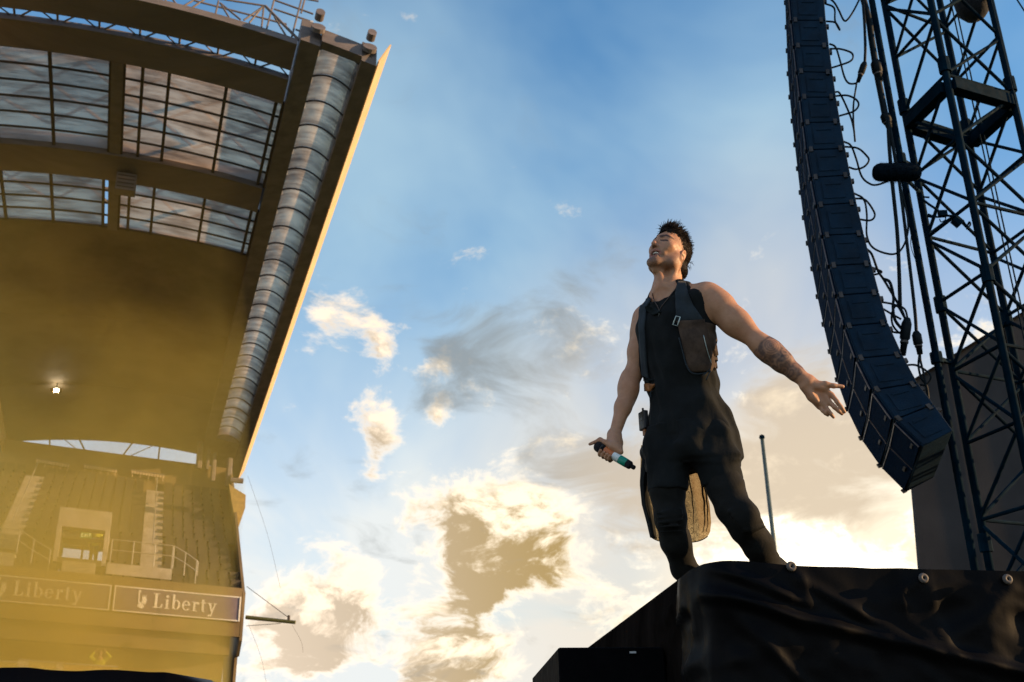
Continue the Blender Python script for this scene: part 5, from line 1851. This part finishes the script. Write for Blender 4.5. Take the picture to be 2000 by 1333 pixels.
def lock(p, d, ln, curl, r=.0024, n=7):
    d = unit(d)
    sd = unit(np.cross(d, [R_.uniform(-1, 1), R_.uniform(-1, 1), R_.uniform(-1, 1)]))
    pts = [p]
    for k_ in range(n):
        d = unit(d + sd * curl / n)
        pts.append(pts[-1] + d * ln / n)
    mb.tube(pts, [r * (1 - .8 * k_ / n) for k_ in range(n + 1)], 4, cap=False)


fc = HV[HF_].mean(1)                                  # short hair combed over the whole cap, longer on top
fn = np.cross(HV[HF_[:, 2]] - HV[HF_[:, 0]], HV[HF_[:, 3]] - HV[HF_[:, 1]])
fn /= np.linalg.norm(fn, axis=1)[:, None] + 1e-9
fl_, fnl = (fc - HC) @ HM, fn @ HM
outw = ((fl_ - np.array([0, -.012, .03])) * fnl).sum(1) > .03
pool = np.nonzero(outw)[0]
for k_ in R_.sample(list(pool), 3600):
    p, n_ = fl_[k_], fnl[k_]
    top_ = max(0, min(1, (p[2] - .055) / .05))
    frt = max(0, min(1, (p[1] + .02) / .08))
    back_ = np.array([p[0] * 2 + R_.gauss(0, .25), -1 + R_.gauss(0, .25), -.75 * (1 - top_) + .35 * top_ * frt + R_.gauss(0, .2)])
    d = back_ - n_ * (back_ @ n_) * .8 + n_ * (.04 + .26 * top_)
    ln = .006 + .020 * top_ + .016 * top_ * frt * R_.random() + R_.uniform(0, .004)
    lock(H_(*(p - n_ * .002)), HM @ d, ln, R_.uniform(.3, 1.2) + 1.0 * top_ * R_.random(), .0016 + .0005 * top_, 5)
for k_ in range(46):                                  # loose curls standing up over the forehead
    p = np.array([R_.uniform(-.045, .05), R_.uniform(.03, .085), 0])
    p[2] = .045 + .098 * math.sqrt(max(0, 1 - (p[0] / .08) ** 2 - ((p[1] + .012) / .102) ** 2))
    lock(H_(*p), HM @ np.array([R_.gauss(0, .3), .35 + R_.gauss(0, .3), 1]), R_.uniform(.035, .062), R_.uniform(2.2, 5.0), .0015, 12)
for k_ in range(18):                                  # a few spikes sticking out behind
    p = np.array([R_.uniform(-.01, .05), -.106, R_.uniform(-.045, .04)])
    lock(H_(*p), HM @ np.array([R_.gauss(.2, .3), -1, R_.gauss(-.1, .5)]), R_.uniform(.020, .038), R_.uniform(.6, 2.2), .0014)
tag(mb.build('hair_locks', M_hair, hair, smooth=True), kind='stuff')

# ------------------------------------------------------------------ the microphone in his hand
mic = root('microphone', (MA + MZ) / 2, 'black handheld microphone wrapped in orange, white and green tape in the singer hand', 'microphone')
AT_ = lambda t: MA + mx * t
def mtube(prof_, name, mat):
    return MB().tube([AT_(t) for t, r_ in prof_], [r_ for t, r_ in prof_], 20).build(name, mat, mic, smooth=True)


M_mesh = pmat('mic_grille_black', (.02, .021, .024), .5, .5, bump=.8, bscale=900)
mtube([(-.003, .004), (.0, .014), (.006, .021), (.014, .0245), (.026, .0255), (.036, .0240)], 'grille', M_mesh)
mtube([(.036, .0245), (.042, .0245)], 'grille_band', pmat('mic_band', (.03, .03, .033), .35, .5))
mtube([(.042, .0225), (.052, .0198), (.054, .0195)], 'collar', M_mesh)
L0 = MLEN
for (a, b, c, nm) in ((.054, .103, (.55, .16, .045), 'orange_tape'), (.103, .138, (.72, .80, .80), 'white_tape'), (.138, MLEN - .036, (.0, .25, .17), 'green_tape')):
    mtube([(a, .0195), (a + .0008, .0201), (b - .0008, .0198), (b, .0193)], nm, pmat('mic_' + nm, c, .45, var=.08, scale=40))
mtube([(MLEN - .036, .0192), (MLEN - .018, .0188), (MLEN - .014, .0165)], 'end_body', M_mesh)
mtube([(MLEN - .014, .0105), (MLEN + .006, .0100), (MLEN + .008, .008)], 'aerial', M_mesh)
# ------------------------------------------------------------------ stewards in the stand
M_vis = pmat('yellow_hi_vis_cloth', (.50, .56, .03), .7, var=.15, scale=6)
M_dark = pmat('dark_steward_clothes', (.03, .03, .032), .85)
M_skin2 = pmat('steward_skin', (.40, .22, .15), .6)


def steward(feet, face, arms, label):
    r_ = root('person', feet, label, 'person')
    f_ = unit(np.array([face[0], face[1], 0]))
    l_ = np.array([-f_[1], f_[0], 0]) * -1
    b = Field(feet - [.7, .6, .02], feet + [.7, .6, 2.1], .02)
    j = Field(feet - [.7, .6, .02], feet + [.7, .6, 2.1], .02)
    t = Field(feet - [.7, .6, .02], feet + [.7, .6, 2.1], .02)
    P3 = lambda a, c, z: feet + l_ * a + f_ * c + ZZ * z
    b.ell(P3(0, .02, 1.64), np.stack([l_, f_, ZZ], 1), (.078, .095, .115), .02)
    b.cone(P3(0, 0, 1.42), P3(0, .01, 1.56), .055, .05, .03)
    b.cone(P3(0, .10, 1.62), P3(0, .118, 1.60), .014, .016, .01)
    b.cone(P3(0, 0, 1.0), P3(0, 0, 1.38), .12, .14, .05)
    j.loft([P3(0, 0, .82), P3(0, 0, 1.1), P3(0, 0, 1.36), P3(0, 0, 1.46)], [.20, .20, .225, .10], [.14, .14, .14, .08], None, l_, f_, 0, .04)
    for s_ in (-1, 1):
        sh = P3(.20 * s_, 0, 1.40)
        el, ha = (P3(.27 * s_, .04, 1.12), P3(.24 * s_, .12, .88)) if not arms else (P3(.36 * s_, .06, 1.50), P3(.17 * s_, .10, 1.72))
        b.chain([sh, el, ha], [.05, .042, .035], .03)
        b.ell(ha + (ha - el) * .25, np.eye(3), (.04, .04, .05), .02)
        j.chain([sh, el], [.075, .060], .04)
        j.chain([el, el + (ha - el) * .7], [.060, .05], .03)
        b.chain([P3(.09 * s_, 0, .92), P3(.10 * s_, .01, .5), P3(.11 * s_, 0, .1), P3(.11 * s_, .14, .05)], [.09, .06, .05, .04], .03)
        t.chain([P3(.09 * s_, 0, .92), P3(.10 * s_, .01, .5), P3(.11 * s_, 0, .08)], [.115, .085, .075], .03)
    mesh_obj('body', *b.mesh(), M_skin2, r_)
    mesh_obj('jacket', *j.mesh(), M_vis, r_)
    mesh_obj('trousers', *t.mesh(), M_dark, r_)
    hr = Field(feet + [-.3, -.3, 1.5], feet + [.3, .3, 2.0], .02)
    hr.ell(P3(0, -.012, 1.675), np.stack([l_, f_, ZZ], 1), (.088, .10, .10), .02)
    hr.put(lambda X, Y, Z: (feet[2] + 1.64 - Z) + .9 * ((X - feet[0]) * f_[0] + (Y - feet[1]) * f_[1]), feet + [-.3, -.3, 1.4], feet + [.3, .3, 2.0], .01, 'cut')
    mesh_obj('hair', *hr.mesh(), M_hair, r_)
    for z in (1.0, 1.16):
        mb = MB()
        ring_ = [P3(.207 * math.cos(g), .147 * math.sin(g), z) for g in np.linspace(0, 2 * math.pi, 25)]
        mb.sheet([[p - ZZ * .025 for p in ring_], [p + ZZ * .025 for p in ring_]])
        mb.build('reflective_band', pmat('silver_band', (.6, .6, .58), .3), r_)


f0 = at_plane(180, 1104, SP(-7, 9.6, 0), VH)
f0[2] = zf + sz(-7.2) + .002
steward(f0, VH, False, 'steward in a yellow jacket standing in the bright doorway of the stand')
q = at_plane(197, 1268, SP(-4.8, 15.2, 0), VH)
steward(q - ZZ * 1.80, VH, True, 'steward in yellow with both hands raised to the head below the boards')
slab(MB(), -13, -1.1, 13.6, 17.0, .0, q[2] - 1.80 - sz(-6), 3).build('lower_terrace', M_conc, stand)

# ------------------------------------------------------------------ drifting yellow smoke under the roof
def smoke_mat(name, color, dens, scale, seed, aniso=.35, fall=None, thr=(.36, .66)):
    mt = bpy.data.materials.new(name)
    mt.use_nodes = True
    t = NT(mt.node_tree)
    o = t.n('ShaderNodeOutputMaterial')
    v = t.n('ShaderNodeVolumePrincipled')
    t.put(o.inputs['Volume'], v.outputs[0])
    tc_ = t.n('ShaderNodeTexCoord')
    co = tc_.outputs['Object']
    n_ = t.noise(t.v('ADD', co, seed), scale, 3.0, .55, .5)
    d = t.ramp(n_, thr[0], thr[1], .22, 1.9)
    s_ = t.n('ShaderNodeSeparateXYZ')
    t.put(s_.inputs[0], tc_.outputs['Generated'])
    for ax, a_, b_, va, vb in fall or ():
        d = t.m('MULTIPLY', d, t.ramp(s_.outputs[ax], a_, b_, va, vb))
    ofs = t.n('ShaderNodeVectorMath', operation='ADD')
    ofs.name = 'from_stand'
    t.put(ofs.inputs[0], co)
    along = t.v('DOT_PRODUCT', ofs.outputs[0], tuple(VH))
    d = t.m('MULTIPLY', d, t.ramp(along, 7.0, 17.0, 1.0, .16))
    t.put(v.inputs['Density'], t.m('MULTIPLY', d, dens))
    v.inputs['Color'].default_value = (*color, 1)
    v.inputs['Anisotropy'].default_value = aniso
    return mt


def RUV(u, v, zabs=None, dz=None):
    p = RP(u, v, 0 if dz is None else dz)
    if zabs is not None:
        p = np.array([p[0], p[1], zabs])
    return p


W_N = 32.0                                           # the cloud thins out towards the viewer
un = lambda x_, y_: float((at_plane(x_, y_, SP(0, W_N, 0), VH) - A0) @ RU)
hx = [RUV(-15, 13.7, 0.6), RUV(-.85, 13.7, 0.6), RUV(un(395, 1300), W_N, .6), RUV(-15, W_N, .6),
      RUV(-15, 13.7, None, -1.7), RUV(-.85, 13.7, None, -1.7), RUV(un(395, 1300) - .6, W_N, None, -1.7), RUV(-15, W_N, None, -1.7)]
sm = MB().hexa(hx).build('smoke', smoke_mat('yellow_smoke', (1.0, .80, .21), .078, .16, (3, 9, 2), .45, ((2, .02, .66, 2.0, .46),)), None)
for n_ in sm.data.materials[0].node_tree.nodes:      # measure the thinning from the front of the stand
    if n_.type == 'VECT_MATH' and n_.operation == 'ADD' and n_.name == 'from_stand':
        q_ = np.array(sm.location) - SP(0, 13.0, 0)
        n_.inputs[1].default_value = q_
tag(sm, 'thick yellow smoke drifting in front of the grandstand', 'smoke', kind='stuff')
